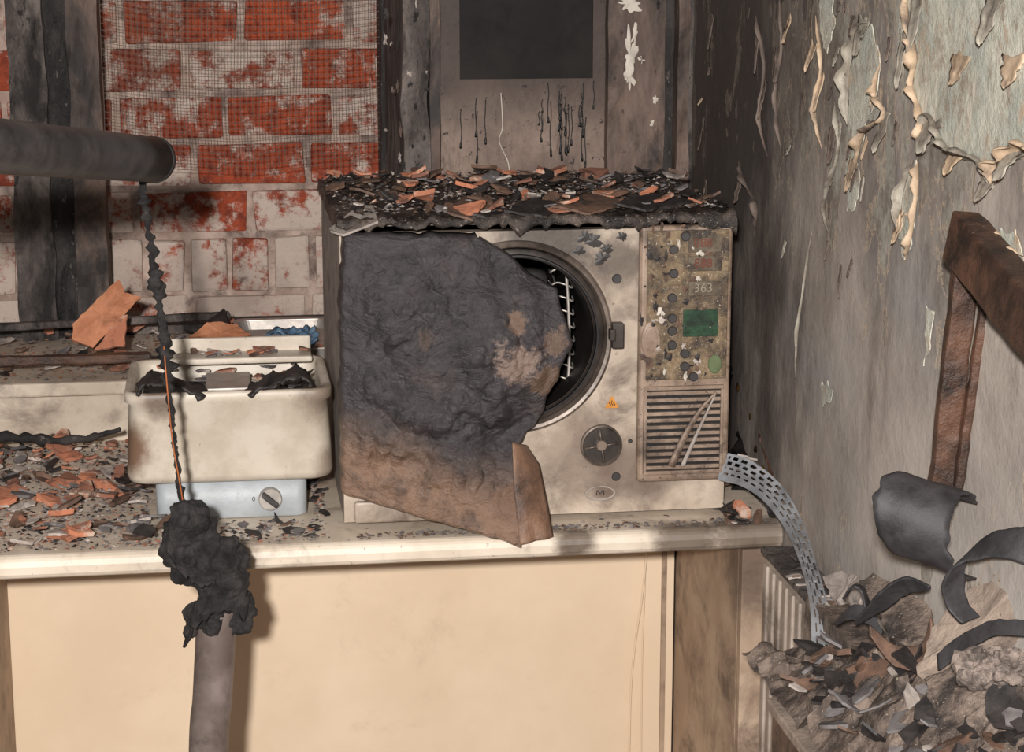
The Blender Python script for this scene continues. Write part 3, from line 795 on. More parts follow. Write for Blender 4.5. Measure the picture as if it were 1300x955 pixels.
# melted door cover
def lerp_pts(tab, t):
    for i in range(len(tab)-1):
        if t <= tab[i+1][0]:
            a, b = tab[i], tab[i+1]; k = (t-a[0])/(b[0]-a[0]); k = max(0, min(1, k))
            return (a[1]+(b[1]-a[1])*k, a[2]+(b[2]-a[2])*k)
    return tab[-1][1:]
RT = [(0,606,303),(.1,640,322),(.2,672,352),(.27,704,368),(.33,710,392),(.42,723,435),(.52,708,476),(.6,692,504),(.66,684,530),(.75,652,566),(.87,654,628),(1,660,692)]
LT = [(0,440,302),(.3,436,400),(.6,437,500),(1,438,626)]
def mat_door():
    m = M('heat_wrinkled_plastic', 0.42, 0, 0.6)
    x, y, z = m.sep()
    slope = m.math('MULTIPLY', m.math('SUBTRACT', x, AX0), 0.36)
    g = m.math('ADD', m.mr(m.math('ADD', z, slope), Z0+0.06, Z0+0.23), m.math('MULTIPLY', m.math('SUBTRACT', m.noise(12, 7, 0.7), 0.5), 0.65))
    c = m.mix(m.mr(g, 0.1, 0.85), C(132,104,85), C(58,53,55))
    c = m.mix(m.mr(m.noise(26, 8, 0.75), 0.46, 0.68, 0, 0.7), c, C(28,26,27))
    c = m.mix(m.mr(m.noise(14, 7, 0.7, m.vec(1,1,1,(6,3,1))), 0.56, 0.72, 0, 0.4), c, C(106,92,85))
    c = m.mix(m.mr(m.noise(120, 5, 0.8), 0.62, 0.7, 0, 0.5), c, C(116,104,98))
    for (px, py, rr, col, st) in ((655, 462, 0.034, C(142,120,108), .8), (636, 440, 0.02, C(146,126,114), .8), (470, 346, 0.012, C(120,80,60), .8), (655, 412, 0.016, C(122,98,82), .8), (706, 436, 0.020, C(112,90,76), .8), (696,486,0.026,C(112,88,72), .8), (540,430,0.012,C(88,70,60), .6), (655,640,0.035,C(116,88,70), .8)):
        pp = on_y(px, py, YA-0.06)
        dd = m.math('ADD', m.dist(pp), m.math('MULTIPLY', m.math('SUBTRACT', m.noise(34, 9, 0.85), 0.5), 0.075))
        c = m.mix(m.mr(dd, rr*0.7, rr*1.0, st, 0), c, col)
    m.col(c)
    m.rough(m.mr(m.noise(20, 6, 0.7), 0.35, 0.65, 0.26, 0.5))
    m.bump(m.math('ADD', m.noise(30, 6, 0.6, m.vec(1,1,1.6), 1.5), m.math('MULTIPLY', m.noise(150, 6, 0.75), 0.35)), 0.8, 0.008)
    return m.m
MDOOR = mat_door()
NS, NT = 120, 130
V, Fc = [], []
def door_pt(s, t):
    l = lerp_pts(LT, t); r = lerp_pts(RT, t)
    px = l[0]+(r[0]-l[0])*s; py = l[1]+(r[1]-l[1])*s
    Y = YA - 0.028 - 0.026*math.sin(math.pi*s)*math.sin(math.pi*min(1, t*1.1+0.05))
    Y -= 0.080*max(0, t-0.35)**1.3*s*1.3 + 0.022*s*math.exp(-((t-0.42)/0.15)**2)
    Y += 0.03*math.exp(-((s-0.9)/0.12)**2)*math.exp(-((t-0.72)/0.1)**2)
    e = max(0.0, min(1, min(s, 1-s, t, 1-t)*8))
    n1 = mnoise.noise(Vector((px/45, py/60, 1.7)))*0.010
    n2 = abs(mnoise.noise(Vector(((px+py*.4)/22, (py-px*.3)/36, 5))))*0.010
    n3 = abs(mnoise.noise(Vector(((px-py*.5)/10, (py+px*.2)/15, 9))))*0.003
    n4 = -0.012*math.exp(-(((px-655)**2+(py-450)**2)/1100)) * (0.7+0.8*mnoise.noise(Vector((px/7, py/7, 3))))
    cr = math.sin((math.atan2(py-600, px-690))*24+2*mnoise.noise(Vector((px/80,py/80,3))))*0.0034*min(1, math.hypot(px-690, py-600)/200)
    rx_ = 650+(py-450)*0.12
    ridge = -0.012*math.exp(-((px-rx_-(-30 if py < 540 else 0))/22)**2)*(1 if 470 < py < 690 else 0.2)
    ex = (1-e)*mnoise.noise(Vector((px/18, py/18, 4)))*6
    p = on_y(px + ex*0.6, py + ex*0.6, Y)
    p.y += -(n1+n2+n3)*e + cr*e + ridge*e + n4*e
    return p
for j in range(NT+1):
    for i in range(NS+1):
        V.append(door_pt(i/NS, j/NT))
W_ = NS+1
for j in range(NT):
    for i in range(NS):
        a = j*W_+i; Fc.append((a, a+1, a+W_+1, a+W_))
def addrim(idx, offs):
    prev = idx
    for o in offs:
        cur = []
        for k in idx:
            V.append(V[k] + Vector(o)); cur.append(len(V)-1)
        for i in range(len(idx)-1):
            Fc.append((prev[i], prev[i+1], cur[i+1], cur[i]))
        prev = cur
addrim([j*W_ for j in range(NT+1)], [(-0.003, 0.006, 0), (-0.004, 0.024, 0)])
addrim([i for i in range(NS+1)], [(0, 0.005, 0.003), (0, 0.022, 0.004)])
addrim([j*W_+NS for j in range(int(NT*0.76))], [(0.003, 0.004, 0), (0.004, 0.014, 0)])
addrim([NT*W_+i for i in range(NS+1)], [(0, 0.005, -0.002), (0, 0.02, 0.0)])
door = mesh_ob('door_cover', V, Fc, MDOOR, ac, smooth=True, solid=0.003)
door["label"] = 'sagging heat-wrinkled black and brown plastic door cover'
MFLAP = sooty('browned_plastic_flap', (140,108,87), (108,81,65), (56,43,37), amt=0.4, scale=22, rough=0.45, bs=60, bstr=0.8, bd=0.004, speck=0.05)
V, Fc = [], []
FLft = [(0,650,562),(.4,652,620),(1,660,692)]; FRgt = [(0,668,566),(.25,684,590),(.6,694,640),(1,702,682)]
for j in range(31):
    tt = j/30; l = lerp_pts(FLft, tt); r = lerp_pts(FRgt, tt)
    for i in range(13):
        s = i/12
        px = l[0]+(r[0]-l[0])*s; py = l[1]+(r[1]-l[1])*s
        yb_ = door_pt(1, .75+.25*tt).y
        Y = yb_ - 0.002 + 0.03*s*s*(1-0.3*tt)
        p = on_y(px, py, Y); p.y += mnoise.noise(Vector((px/14, py/22, 2)))*0.004
        V.append(p)
for j in range(30):
    for i in range(12):
        a = j*13+i; Fc.append((a, a+1, a+14, a+13))
mesh_ob('door_flap', V, Fc, MFLAP, ac, smooth=True, solid=0.003)
box('front_skirt', on_y(450, 655, YA).x, on_y(560, 655, YA).x, YA-0.012, YA-0.0005, zb0+0.001, zb0+0.03, MBODY, ac, bevel=0.003)
V, Fc = [], []
NX, NY = 140, 50
lx0, lx1 = AX0-0.004, AX1+0.006
for j in range(NY+1):
    for i in range(NX+1):
        x = lx0+(lx1-lx0)*i/NX; u = j/NY
        y = (YA-0.016)+(AYB-YA+0.01)*u
        h = 0.006+0.011*abs(mnoise.noise(Vector((x*26, y*26, 0))))+0.007*mnoise.noise(Vector((x*70, y*70, 4)))
        V.append(Vector((x, y - (0.012*mnoise.noise(Vector((x*22, 1, 9))) if j == 0 else 0), AZ1+max(0.002, h))))
for j in range(NY):
    for i in range(NX):
        a = j*(NX+1)+i; Fc.append((a, a+1, a+NX+2, a+NX+1))
def drip(x):
    k = (x-lx0)/(lx1-lx0)
    base = 0.008 + 0.014*mnoise.noise(Vector((x*30, 0, 2))) + 0.018*max(0, mnoise.noise(Vector((x*90, 4, 2))))
    if k < 0.35: base *= 0.6
    if k > 0.90: base += 0.012
    return max(0.003, base)
prev = [i for i in range(NX+1)]
for (dy, f) in ((-0.003, 0.35), (-0.002, 0.8), (0.003, 1.0), (0.012, 0.9)):
    cur = []
    for i in range(NX+1):
        b = V[i]; V.append(Vector((b.x, b.y+dy, b.z-0.006-drip(b.x)*f))); cur.append(len(V)-1)
    for i in range(NX): Fc.append((prev[i], prev[i+1], cur[i+1], cur[i]))
    prev = cur
for side in (0, NX):
    idx = [j*(NX+1)+side for j in range(NY+1)]
    cur = []
    for k in idx:
        V.append(Vector((V[k].x+(0.002 if side else -0.002), V[k].y, AZ1-0.005-0.01*abs(mnoise.noise(V[k]*30))))); cur.append(len(V)-1)
    for i in range(NY): Fc.append((idx[i], idx[i+1], cur[i+1], cur[i]))
MCRUST = sooty('melted_sooty_crust', (104,91,83), (56,48,44), (18,16,16), amt=0.5, scale=22, rough=0.42, bs=120, bstr=0.9, bd=0.004, speck=0.14, speckc=(160,145,134), spec=0.45)
mesh_ob('melted_lid', V, Fc, MCRUST, ac, smooth=True)
mesh_ob('bent_lid_plate', [on_y(420, 294, YA-0.02), on_y(436, 299, YA-0.03), on_y(480, 282, YA-0.02), on_y(474, 262, YA+0.05), on_y(455, 262, YA+0.06), on_y(418, 292, YA-0.01)], [(0,1,2,3,4,5)], MBODYS, ac, solid=0.003)
for (px, py, r) in ((752, 306, .010), (764, 328, .009), (742, 300, .008), (770, 316, .007), (735,318,.006),(790,300,.006)):
    blotch('tar_spatter', px, py, YA-0.001, r, r*.9, MDGREY, ac, px, amp=0.6)
# ------------------------------------------------------------ cleaning bath
CYF = 2.665
cl = empty('ultrasonic_bath', (on_y(290, 600, CYF).x, CYF+0.11, Z0), 'singed cream bench cleaning bath with blue base and control knob', 'cleaning bath')
bx0, bx1 = on_y(158, 560, CYF).x, on_y(424, 560, CYF).x
ccx = (bx0+bx1)/2; hw = (bx1-bx0)/2; hd = 0.115; ccy = CYF+hd
zt_ = on_y(290, 497, CYF).z; zb_ = on_y(290, 614, CYF).z
rings = [rrect(ccx, ccy, hw-0.012, hd-0.010, 0.02, zb_), rrect(ccx, ccy, hw-0.004, hd-0.003, 0.022, zb_+0.004), rrect(ccx, ccy, hw-0.001, hd, 0.024, zb_+0.012),
 rrect(ccx, ccy, hw-0.006, hd-0.002, 0.024, zt_-0.018), rrect(ccx, ccy, hw-0.001, hd+0.002, 0.026, zt_-0.014), rrect(ccx, ccy, hw-0.001, hd+0.002, 0.026, zt_-0.003), rrect(ccx, ccy, hw-0.003, hd, 0.025, zt_),
 rrect(ccx, ccy, hw-0.012, hd-0.010, 0.02, zt_-0.001), rrect(ccx, ccy, hw-0.014, hd-0.012, 0.018, zt_-0.008), rrect(ccx, ccy, hw-0.018, hd-0.016, 0.018, zt_-0.075)]
loft('housing', rings, MCLEAN, cl, bevel=0)
bb0, bb1 = on_y(198, 635, CYF+0.02).x, on_y(390, 635, CYF+0.02).x
bcx = (bb0+bb1)/2; bw = (bb1-bb0)/2
loft('base', [rrect(bcx, ccy, bw-0.004, hd-0.022, 0.012, Z0+0.001), rrect(bcx, ccy, bw, hd-0.018, 0.014, Z0+0.004), rrect(bcx, ccy, bw, hd-0.018, 0.014, zb_+0.002)], MCBLUE, cl)
YK = ccy-(hd-0.018)
kb = disc('control_knob', 343, 632, 0.0155, YK+0.001, 0.010, MSTEEL, cl)
q = on_y(343, 632, YK)
beam('knob_grip', (q.x-0.011, YK-0.013, q.z+0.008), (q.x+0.011, YK-0.013, q.z-0.008), 0.008, 0.007, MDGREY, kb, side=Vector((0,1,0)))
textob('knob_scale', '0', 322, 634, YK-0.0006, 0.009, MDGREY, cl)
lidz = zt_+0.014
boxes('lid', [(ccx-hw*0.62, ccx+hw*0.86, ccy+hd-0.06, ccy+hd-0.004, zt_+0.001, lidz-0.004), (ccx-hw*0.62, ccx+hw*0.86, ccy+hd-0.012, ccy+hd-0.004, zt_, lidz+0.016)], MCLEAN, cl, bevel=0.003)
box('inner_basket', ccx-0.03, ccx+0.03, ccy-hd+0.03, ccy+0.02, zt_-0.07, zt_-0.002, MSTEEL, cl, bevel=0.002)
box('basin_liner', ccx-hw+0.02, ccx+hw-0.02, ccy-hd+0.018, ccy+hd-0.018, zt_-0.074, zt_-0.03, MCHAR, cl, bevel=0.002)
ribbon('melted_rim', [Vector((bx0+0.02, ccy-hd+0.014, zt_+0.002)), Vector((bx0+0.035, ccy-hd+0.016, zt_+0.017)), Vector((bx0+0.06, ccy-hd+0.014, zt_+0.012)), Vector((ccx-0.03, ccy-hd+0.016, zt_-0.004))], (0.002, 0.05, 0.004), MCHF, cl, rough=0.007, rs=50, thick=0.004, nw=8, edge=.8)
ribbon('melted_rim', [Vector((ccx+0.025, ccy-hd+0.016, zt_-0.004)), Vector((ccx+0.06, ccy-hd+0.014, zt_+0.012)), Vector((bx1-0.05, ccy-hd+0.016, zt_+0.020)), Vector((bx1-0.028, ccy-hd+0.018, zt_+0.006))], (0.002, 0.05, 0.004), MCHF, cl, rough=0.007, rs=50, thick=0.004, nw=8, edge=.8)

cup = loft('cup', [[(AX0-0.030+0.02*k*math.cos(a*math.pi/12), 2.96+0.02*k*math.sin(a*math.pi/12), Z0+z) for a in range(24)] for (k, z) in ((0.7, 0.001), (0.9, 0.006), (1, 0.05), (1.1, 0.055), (0.85, 0.05), (0.7, 0.01))], MBODYS)
tag(cup, 'small smoked grey cup beside the steriliser', 'cup')

# ------------------------------------------------------------ shards
def shard_mesh(name, sx, sy, th, seed, bend=0.0):
    rnd = random.Random(seed)
    n = rnd.randint(5, 8)
    an = [2*math.pi*i/n + rnd.uniform(-0.35, 0.35) for i in range(n)]
    top, bot = [], []
    for a in an:
        r = rnd.uniform(0.5, 1.0)
        x, y = sx*r*math.cos(a), sy*r*math.sin(a)
        z = bend*(x*x/(sx*sx)) + rnd.uniform(-1, 1)*th*0.2
        top.append((x, y, z+th)); bot.append((x*0.96, y*0.96, z))
    V = top+bot+[(0, 0, th*1.1), (0, 0, 0)]
    Fc = []
    for i in range(n):
        j = (i+1) % n
        Fc += [(i, j, 2*n), (n+j, n+i, 2*n+1), (i, n+i, n+j, j)]
    me = bpy.data.meshes.new(name); me.from_pydata(V, [], Fc); me.update()
    return me
def shardset(name, mat, n, s, th, bend, seed):
    out = []
    for i in range(n):
        me = shard_mesh(name, s*random.uniform(.7, 1.25), s*random.uniform(.35, .8), th*random.uniform(.6, 1.3), seed+i, bend*random.uniform(-1, 1))
        me.materials.append(mat); out.append(me)
    return out
S = {
 'terra': (shardset('plaster_shard', MTERRA, 10, 0.021, 0.004, 0.006, 10), 'plaster_shard', 'broken terracotta-coloured plaster shard', 'plaster shard'),
 'ash': (shardset('ash_flake', MASH, 6, 0.016, 0.002, 0.004, 40), 'ash_flake', 'pale brittle ash flake', 'ash flake'),
 'grey': (shardset('paint_chip', MGREYF, 6, 0.017, 0.002, 0.004, 60), 'paint_chip', 'grey smoked paint chip', 'paint chip'),
 'char': (shardset('char_flake', MCHF, 8, 0.020, 0.002, 0.008, 80), 'char_flake', 'curled black charred flake', 'char flake'),
 'brown': (shardset('scorched_chip', MCHBR, 6, 0.018, 0.003, 0.004, 110), 'scorched_chip', 'brown scorched chip', 'scorched chip'),
}
def put(kind, p, scale=1.0, tilt=0.3, group='debris', where='on the worktop'):
    ms, nm, lb, ct = S[kind]
    ob = bpy.data.objects.new(nm, random.choice(ms))
    ob.rotation_euler = (random.uniform(-tilt, tilt), random.uniform(-tilt, tilt), random.uniform(0, 6.28))
    ob.scale = (scale,)*3
    setup(ob, None, p)
    tag(ob, lb+' '+where, ct, None, group)
    return ob
def inside(x, y, rects):
    return any(a < x < b and c < y < d for a, b, c, d in rects)
block = [(bb0-0.01, bb1+0.01, CYF+0.0, CYF+0.24), (AX0-0.02, AX1+0.02, YA-0.03, AYB+0.02)]
cnt = 0
while cnt < 260:
    x = random.uniform(-0.36, AX0-0.005); y = random.uniform(2.575, 3.13)
    if inside(x, y, block): continue
    if x > -0.14 and y < 2.62 and random.random() < 0.3: continue
    left = x < -0.08
    kd = random.choices(['terra','ash','grey','char','brown'], [9,6,3,3,3] if left else [2,3,4,6,2])[0]
    put(kd, (x, y, Z0+random.uniform(0.002, 0.020 if left else 0.005)), random.uniform(0.6, 1.8) if left else random.uniform(.5, 1.1), 0.4, 'fire debris on the worktop')
    cnt += 1
for i in range(16):
    px = random.uniform(560, 860)
    p = on_z(px, 690-0.044*(px-450)-random.uniform(6, 18), Z0)
    put(random.choice(['ash','grey','brown']), (p.x, p.y, Z0+0.001), random.uniform(.2, .4), 0.1, 'fire debris on the worktop')
for i in range(70):
    x = random.uniform(AX1-0.005, XW-0.015); y = random.uniform(2.565, 3.1)
    if inside(x, y, [(AX0, AX1+0.006, YA-0.02, AYB)]): y = random.uniform(2.565, 2.6)
    put(random.choice(['terra','brown','char','brown','ash','char']), (x, y, Z0+random.uniform(0.002, 0.06)*(1 if y > 2.62 else .3)), random.uniform(.5, 1.1), 0.7, 'fire debris on the worktop')
for i in range(120):
    x = random.uniform(-0.62, xp0-0.03); y = random.uniform(YB+0.01, YW-0.02)
    kd = random.choices(['terra','ash','grey','char','brown'], [6,3,3,3,6])[0]
    put(kd, (x, y, ZS+random.uniform(0.002, 0.022)), random.uniform(0.7, 1.6), 0.45, 'fire debris on the window sill', 'on the window sill')
for i in range(150):
    x = random.uniform(AX0+0.005, AX1-0.005); y = random.uniform(YA-0.005, AYB-0.02)
    kd = random.choices(['terra','ash','grey','char','brown'], [4,3,4,6,5])[0]
    put(kd, (x, y, AZ1+random.uniform(0.010, 0.024)), random.uniform(0.6, 1.5), 0.4, 'fire debris on the steriliser', 'on the steriliser lid')
for i in range(36):
    x = random.uniform(bx0+0.03, bx1-0.03); y = random.uniform(ccy-0.06, ccy+hd-0.03)
    kd = random.choices(['terra','ash','grey','char'], [2,5,3,3])[0]
    put(kd, (x, y, zt_+random.uniform(-0.022, -0.002)), random.uniform(0.6, 1.1), 0.4, 'fire debris in the bath', 'in the cleaning bath')
for i in range(24):
    x = random.uniform(ccx-hw*0.55, ccx+hw*0.8); y = random.uniform(ccy+hd-0.055, ccy+hd-0.016)
    put(random.choice(['terra','ash','grey','ash','brown']), (x, y, lidz-0.002), random.uniform(0.5, 0.9), 0.25, 'fire debris in the bath', 'on the bath lid')
def grit(name, x0, x1, y0, y1, z, n, mats, avoid, label):
    V, Fc = [], []
    k = 0
    while k < n:
        x, y = random.uniform(x0, x1), random.uniform(y0, y1)
        if inside(x, y, avoid): continue
        s = random.uniform(0.0010, 0.0045); b = len(V)
        zz = z+random.uniform(0, 0.002)
        for q in range(4):
            a = q*math.pi/2+random.uniform(-.5, .5)
            V.append((x+s*math.cos(a), y+s*math.sin(a), zz+random.uniform(0, s*0.7)))
        V.append((x, y, zz+s*0.8))
        for q in range(4): Fc.append((b+q, b+(q+1) % 4, b+4))
        Fc.append((b, b+3, b+2, b+1)); k += 1
    ob = mesh_ob(name, V, Fc, mats[0]); tag(ob, label, 'grit', 'stuff')
    for mm in mats[1:]: ob.data.materials.append(mm)
    for i, pl in enumerate(ob.data.polygons): pl.material_index = (i//5*7 % 11) % len(mats)
    return ob
grit('grit', -0.4, AX0-0.02, 2.565, 3.14, Z0+0.0005, 4600, [MTERRA, MGREYF, MCHF, MASH], block, 'fine terracotta and grey grit scattered over the worktop')
grit('grit', AX0, XW-0.01, 2.562, YA-0.035, Z0+0.0005, 350, [MGREYF, MCHBR], [], 'sparse grey grit along the worktop edge')
grit('grit', -0.65, xp0-0.01, YB, YW, ZS+0.0005, 1600, [MCHBR, MTERRA, MGREYF], [], 'fine brown grit on the window sill')
grit('grit', AX0, AX1, YA, AYB, AZ1+0.012, 2000, [MGREYF, MCHF, MCHBR, MASH], [], 'fine ash grit on the steriliser lid')

def slab(name, pts, th, mat, label, cat, parent=None, jag=0.004, fr=70):
    pts = [Vector(p) for p in pts]
    nrm = (pts[1]-pts[0]).cross(pts[2]-pts[0]).normalized()
    n = len(pts)
    Q = []
    for i in range(n):
        a, b = pts[i], pts[(i+1) % n]
        K = max(3, int((b-a).length/0.006))
        for k in range(K):
            p = a.lerp(b, k/K)
            if k:
                nv = mnoise.noise_vector(p*fr)*jag*1.5
                p = p + nv - nrm*nv.dot(nrm)
            Q.append(p)
    n = len(Q)
    c = sum(Q, Vector())/n
    Q2 = [c + (q-c)*0.5 for q in Q]
    def lay(o):
        return [q+nrm*o for q in Q]+[q+nrm*(o+mnoise.noise(q*40)*th*0.3) for q in Q2]+[c+nrm*o]
    A_ = lay(-th/2); B_ = lay(th/2); o = len(A_)
    V = A_+B_; Fc = []
    for i in range(n):
        j = (i+1) % n
        Fc += [(i, j, o+j, o+i), (j, i, n+i, n+j), (n+j, n+i, 2*n), (o+i, o+j, o+n+j, o+n+i), (o+n+i, o+n+j, o+2*n)]
    ob = mesh_ob(name, V, Fc, mat, parent)
    if label: tag(ob, label, cat)
    return ob
MOR = sooty('bright_terracotta', (206,140,104), (178,114,80), (118,80,60), amt=0.35, scale=30, bs=120, bstr=0.5)
ys = YB+0.12
slab('plaster_shard', [on_y(92, 412, ys), on_y(150, 355, ys+.05), on_y(158, 372, ys+.04), on_y(180, 378, ys+.03), on_y(150, 408, ys), on_y(118, 442, ys-.02), on_y(92, 432, ys-.02)], 0.005, MOR, 'large orange plaster shard leaning on the window sill', 'plaster shard', jag=.002)
slab('plaster_shard', [on_y(120, 445, ys-.04), on_y(150, 405, ys-.02), on_y(162, 400, ys-.02), on_y(158, 440, ys-.05)], 0.005, MTERRA, 'curled terracotta plaster shard on the window sill', 'plaster shard', jag=.002)
slab('plaster_shard', [on_y(240, 428, ys), on_y(262, 410, ys+.02), on_y(300, 412, ys+.03), on_y(318, 426, ys-.01), on_y(290, 432, ys-.02)], 0.005, MOR, 'flat orange plaster shard on the window sill', 'plaster shard', jag=.002)
slab('char_flake', [on_y(252, 418, ys+.05), on_y(285, 392, ys+.1), on_y(290, 410, ys+.05)], 0.003, MCHF, 'black triangular char flake on the window sill', 'char flake', jag=.002)
for (a, b_, c_, d_, mt_) in (((568,270),(590,250),(622,262),(600,280),MCHBR), ((640,268),(680,252),(720,262),(690,276),MCHF), ((700,262),(745,246),(800,256),(750,272),MCHBR), ((780,258),(830,246),(880,256),(820,268),MCHF), ((600,272),(640,262),(660,272),(630,281),MCHF)):
    slab('char_flake', [on_y(a[0], a[1], YA-0.012), on_y(b_[0], b_[1], YA+0.07), on_y(c_[0], c_[1], YA+0.04), on_y(d_[0], d_[1], YA-0.02)], 0.003, mt_, 'large curled scorched flake on the steriliser front edge', 'char flake')
st = beam('timber_strip', on_y(-60, 462, YB+0.004)+Vector((0,0,0.002)), on_y(192, 455, YB+0.004)+Vector((0,0,0.002)), 0.022, 0.014, MWOOD, side=Vector((0,1,0)))
tag(st, 'brown scorched timber strip along the sill edge', 'timber strip')
st = beam('timber_strip', on_y(-40, 418, YB+0.2), on_y(292, 400, YB+0.25), 0.016, 0.012, MCHARG, side=Vector((0,1,0)))
tag(st, 'grey charred timber strip lying along the sill', 'timber strip')
tp = on_z(352, 425, ZS+0.004)
tcx, tcy = tp.x+0.008, YB+0.16
ZT = ZS+0.016
tray = loft('metal_tray', [rrect(tcx, tcy, 0.066, 0.12, 0.015, ZT+0.001), rrect(tcx, tcy, 0.070, 0.124, 0.016, ZT+0.002), rrect(tcx, tcy, 0.074, 0.128, 0.018, ZT+0.020), rrect(tcx, tcy, 0.082, 0.136, 0.02, ZT+0.022), rrect(tcx, tcy, 0.082, 0.136, 0.02, ZT+0.020), rrect(tcx, tcy, 0.073, 0.127, 0.018, ZT+0.019), rrect(tcx, tcy, 0.068, 0.122, 0.016, ZT+0.005)], MSTEEL, smooth=False)
tag(tray, 'shallow stainless steel instrument tray on the window sill', 'tray')
V, Fc = [], []
for i in range(25):
    for j in range(25):
        x = tcx+0.012+0.055*(i/24-0.5)*1.4*(1+.3*mnoise.noise(Vector((j*.3,1,1)))); y = tcy-0.01+0.09*(j/24-0.5)*1.5
        V.append((x, y, ZT+0.012+0.020*abs(mnoise.noise(Vector((x*50, y*50, 2))))+0.006*mnoise.noise(Vector((x*110, y*110, 3)))))
for i in range(24):
    for j in range(24):
        a = i*25+j; Fc.append((a, a+1, a+26, a+25))
cloth = mesh_ob('cloth', V, Fc, MBLUE, smooth=True, solid=0.001); tag(cloth, 'crumpled blue cloth lying in the steel tray', 'cloth')
st = tube('charred_stick', [on_y(-30, 556, 3.05), on_y(30, 556, 3.04), on_y(70, 560, 3.03), on_y(110, 556, 3.03), on_y(152, 545, 3.0)], lambda t: 0.004+0.005*(1-t), MCHAR, rough=0.5, n=10)
tag(st, 'charred twisted stick lying on the debris', 'stick')

# ------------------------------------------------------------ arm, cord, lagging, pipe
pa, pb = on_y(-160, 172, 1.75), on_y(196, 203, 2.42)
arm = empty('support_arm', pb, 'dark grey smoked metal tube arm', 'tube arm')
d = (pb-pa).normalized()
tube('tube', [pa, pa.lerp(pb, .5), pb-d*0.004], 0.0265, MPIPE, arm, n=40, sub=4)
tube('end_cap', [pb-d*0.012, pb-d*0.003, pb], lambda t: 0.0272 if t < 0.7 else 0.025, MCHAR, arm, n=40, sub=2)
YP = 2.43
cord = tube('burnt_cord', [on_y(180, 226, YP), on_y(184, 262, YP), on_y(190, 300, YP), on_y(197, 350, YP), on_y(203, 395, YP), on_y(210, 450, YP), on_y(215, 500, YP), on_y(221, 555, YP), on_y(226, 600, YP), on_y(232, 648, YP)],
    lambda t: 0.0034 + 0.0055*max(0, mnoise.noise(Vector((t*38, 1, 1)))) + 0.003*max(0, mnoise.noise(Vector((t*90, 5, 1)))) + 0.0050*math.exp(-((t-0.36)/0.035)**2) + 0.0035*math.exp(-((t-0.56)/0.05)**2) - 0.0012*(t > .75), MFOAM, n=10, sub=14, rough=0.9, rs=140)
tag(cord, 'charred cord with burnt lumpy insulation hanging down', 'cord')
wire = tube('copper_wire', [on_y(208, 440, YP-0.008), on_y(213, 500, YP-0.009), on_y(219, 560, YP-0.008), on_y(228, 612, YP-0.007), on_y(234, 648, YP-0.004)], 0.0010, plain('copper', (180,104,62), 0.5, 0.3), n=6)
tag(wire, 'thin bare copper wire beside the burnt cord', 'wire')
sp = empty('stand_pipe', (on_y(270, 900, YP).x, YP, 0), 'grey-brown pipe with burnt black foam lagging', 'pipe')
tp_ = on_y(276, 760, YP)
bt = on_y(264, 1000, YP)
tube('pipe', [tp_, tp_.lerp(bt, .5), bt, Vector((bt.x-0.02, YP, 0.0))], 0.0245, MPIPE2, sp, n=36, sub=6)
bm = bmesh.new()
blobs = [(240,658,.026),(228,676,.022),(222,702,.019),(232,726,.017),(248,736,.013),(262,716,.016),(282,715,.024),(300,708,.018),(288,738,.028),(268,748,.018),(304,765,.020),(276,768,.024),(252,782,.018),(242,800,.010),(304,786,.018),(268,790,.020),(285,790,.020),(255,674,.022),(264,692,.018),(244,696,.017),(310,776,.014),(292,692,.012),(240,808,.006),(230,712,.015)]
random.seed(3)
for (px, py, r) in blobs:
    c = on_y(px, py, YP-0.004+random.uniform(-.012, .008))
    bmesh.ops.create_icosphere(bm, subdivisions=3, radius=r*0.95, matrix=Matrix.Translation(c))
bm.verts.index_update()
vv = [v.co.copy() for v in bm.verts]
ff = [tuple(v.index for v in f.verts) for f in bm.faces]
bm.free()
lump = mesh_ob('foam_lagging', vv, ff, MFOAM, sp, smooth=True)
m = lump.modifiers.new('r', 'REMESH'); m.mode = 'VOXEL'; m.voxel_size = 0.0022; m.use_smooth_shade = True
m = lump.modifiers.new('s', 'SMOOTH'); m.iterations = 6; m.factor = 0.6
tx = bpy.data.textures.new('lump', 'CLOUDS'); tx.noise_scale = 0.016; tx.noise_depth = 5
m = lump.modifiers.new('d', 'DISPLACE'); m.texture = tx; m.strength = 0.016; m.mid_level = 0.5; m.texture_coords = 'LOCAL'
ribbon('lagging_skin', [on_y(214, 690, YP-0.02), on_y(234, 722, YP-0.03), on_y(256, 736, YP-0.032), on_y(276, 728, YP-0.03)], (0.0, 0.012, 0.018), MFOAM, sp, rough=0.006, rs=50, thick=0.003, nw=6, edge=.8)
ribbon('lagging_skin', [on_y(236, 806, YP-0.01), on_y(252, 780, YP-0.03), on_y(280, 764, YP-0.034), on_y(314, 770, YP-0.02)], (0.004, 0.012, 0.022), MFOAM, sp, rough=0.006, rs=50, thick=0.003, nw=6, edge=.8)

# ------------------------------------------------------------ perforated strip
path = catmull([on_y(918, 592, 2.60), on_y(948, 602, 2.57), on_y(980, 626, 2.52), on_y(1006, 664, 2.45), on_y(1026, 715, 2.34), on_y(1040, 770, 2.22), on_y(1047, 830, 2.15), on_y(1056, 900, 2.10), on_y(1068, 1000, 2.06)], 26)
V, Fc = [], []
cols = [0, .10, .22, .30, .42, .50, .58, .70, .78, .90, 1.0]
N = len(path)
wid = 0.040
for i, p in enumerate(path):
    t = i/(N-1)
    tg = (path[min(i+1, N-1)]-path[max(0, i-1)]).normalized()
    side = tg.cross(Vector((-0.15, -1.0, 0.25+0.6*math.exp(-((t-.2)/.15)**2)))).normalized()
    tw = 0.75+0.25*math.sin(t*7+1)
    for s in cols:
        V.append(p + side*(s-0.5)*wid*tw + Vector((0, 0.004*math.sin(s*math.pi), 0)))
nc = len(cols)
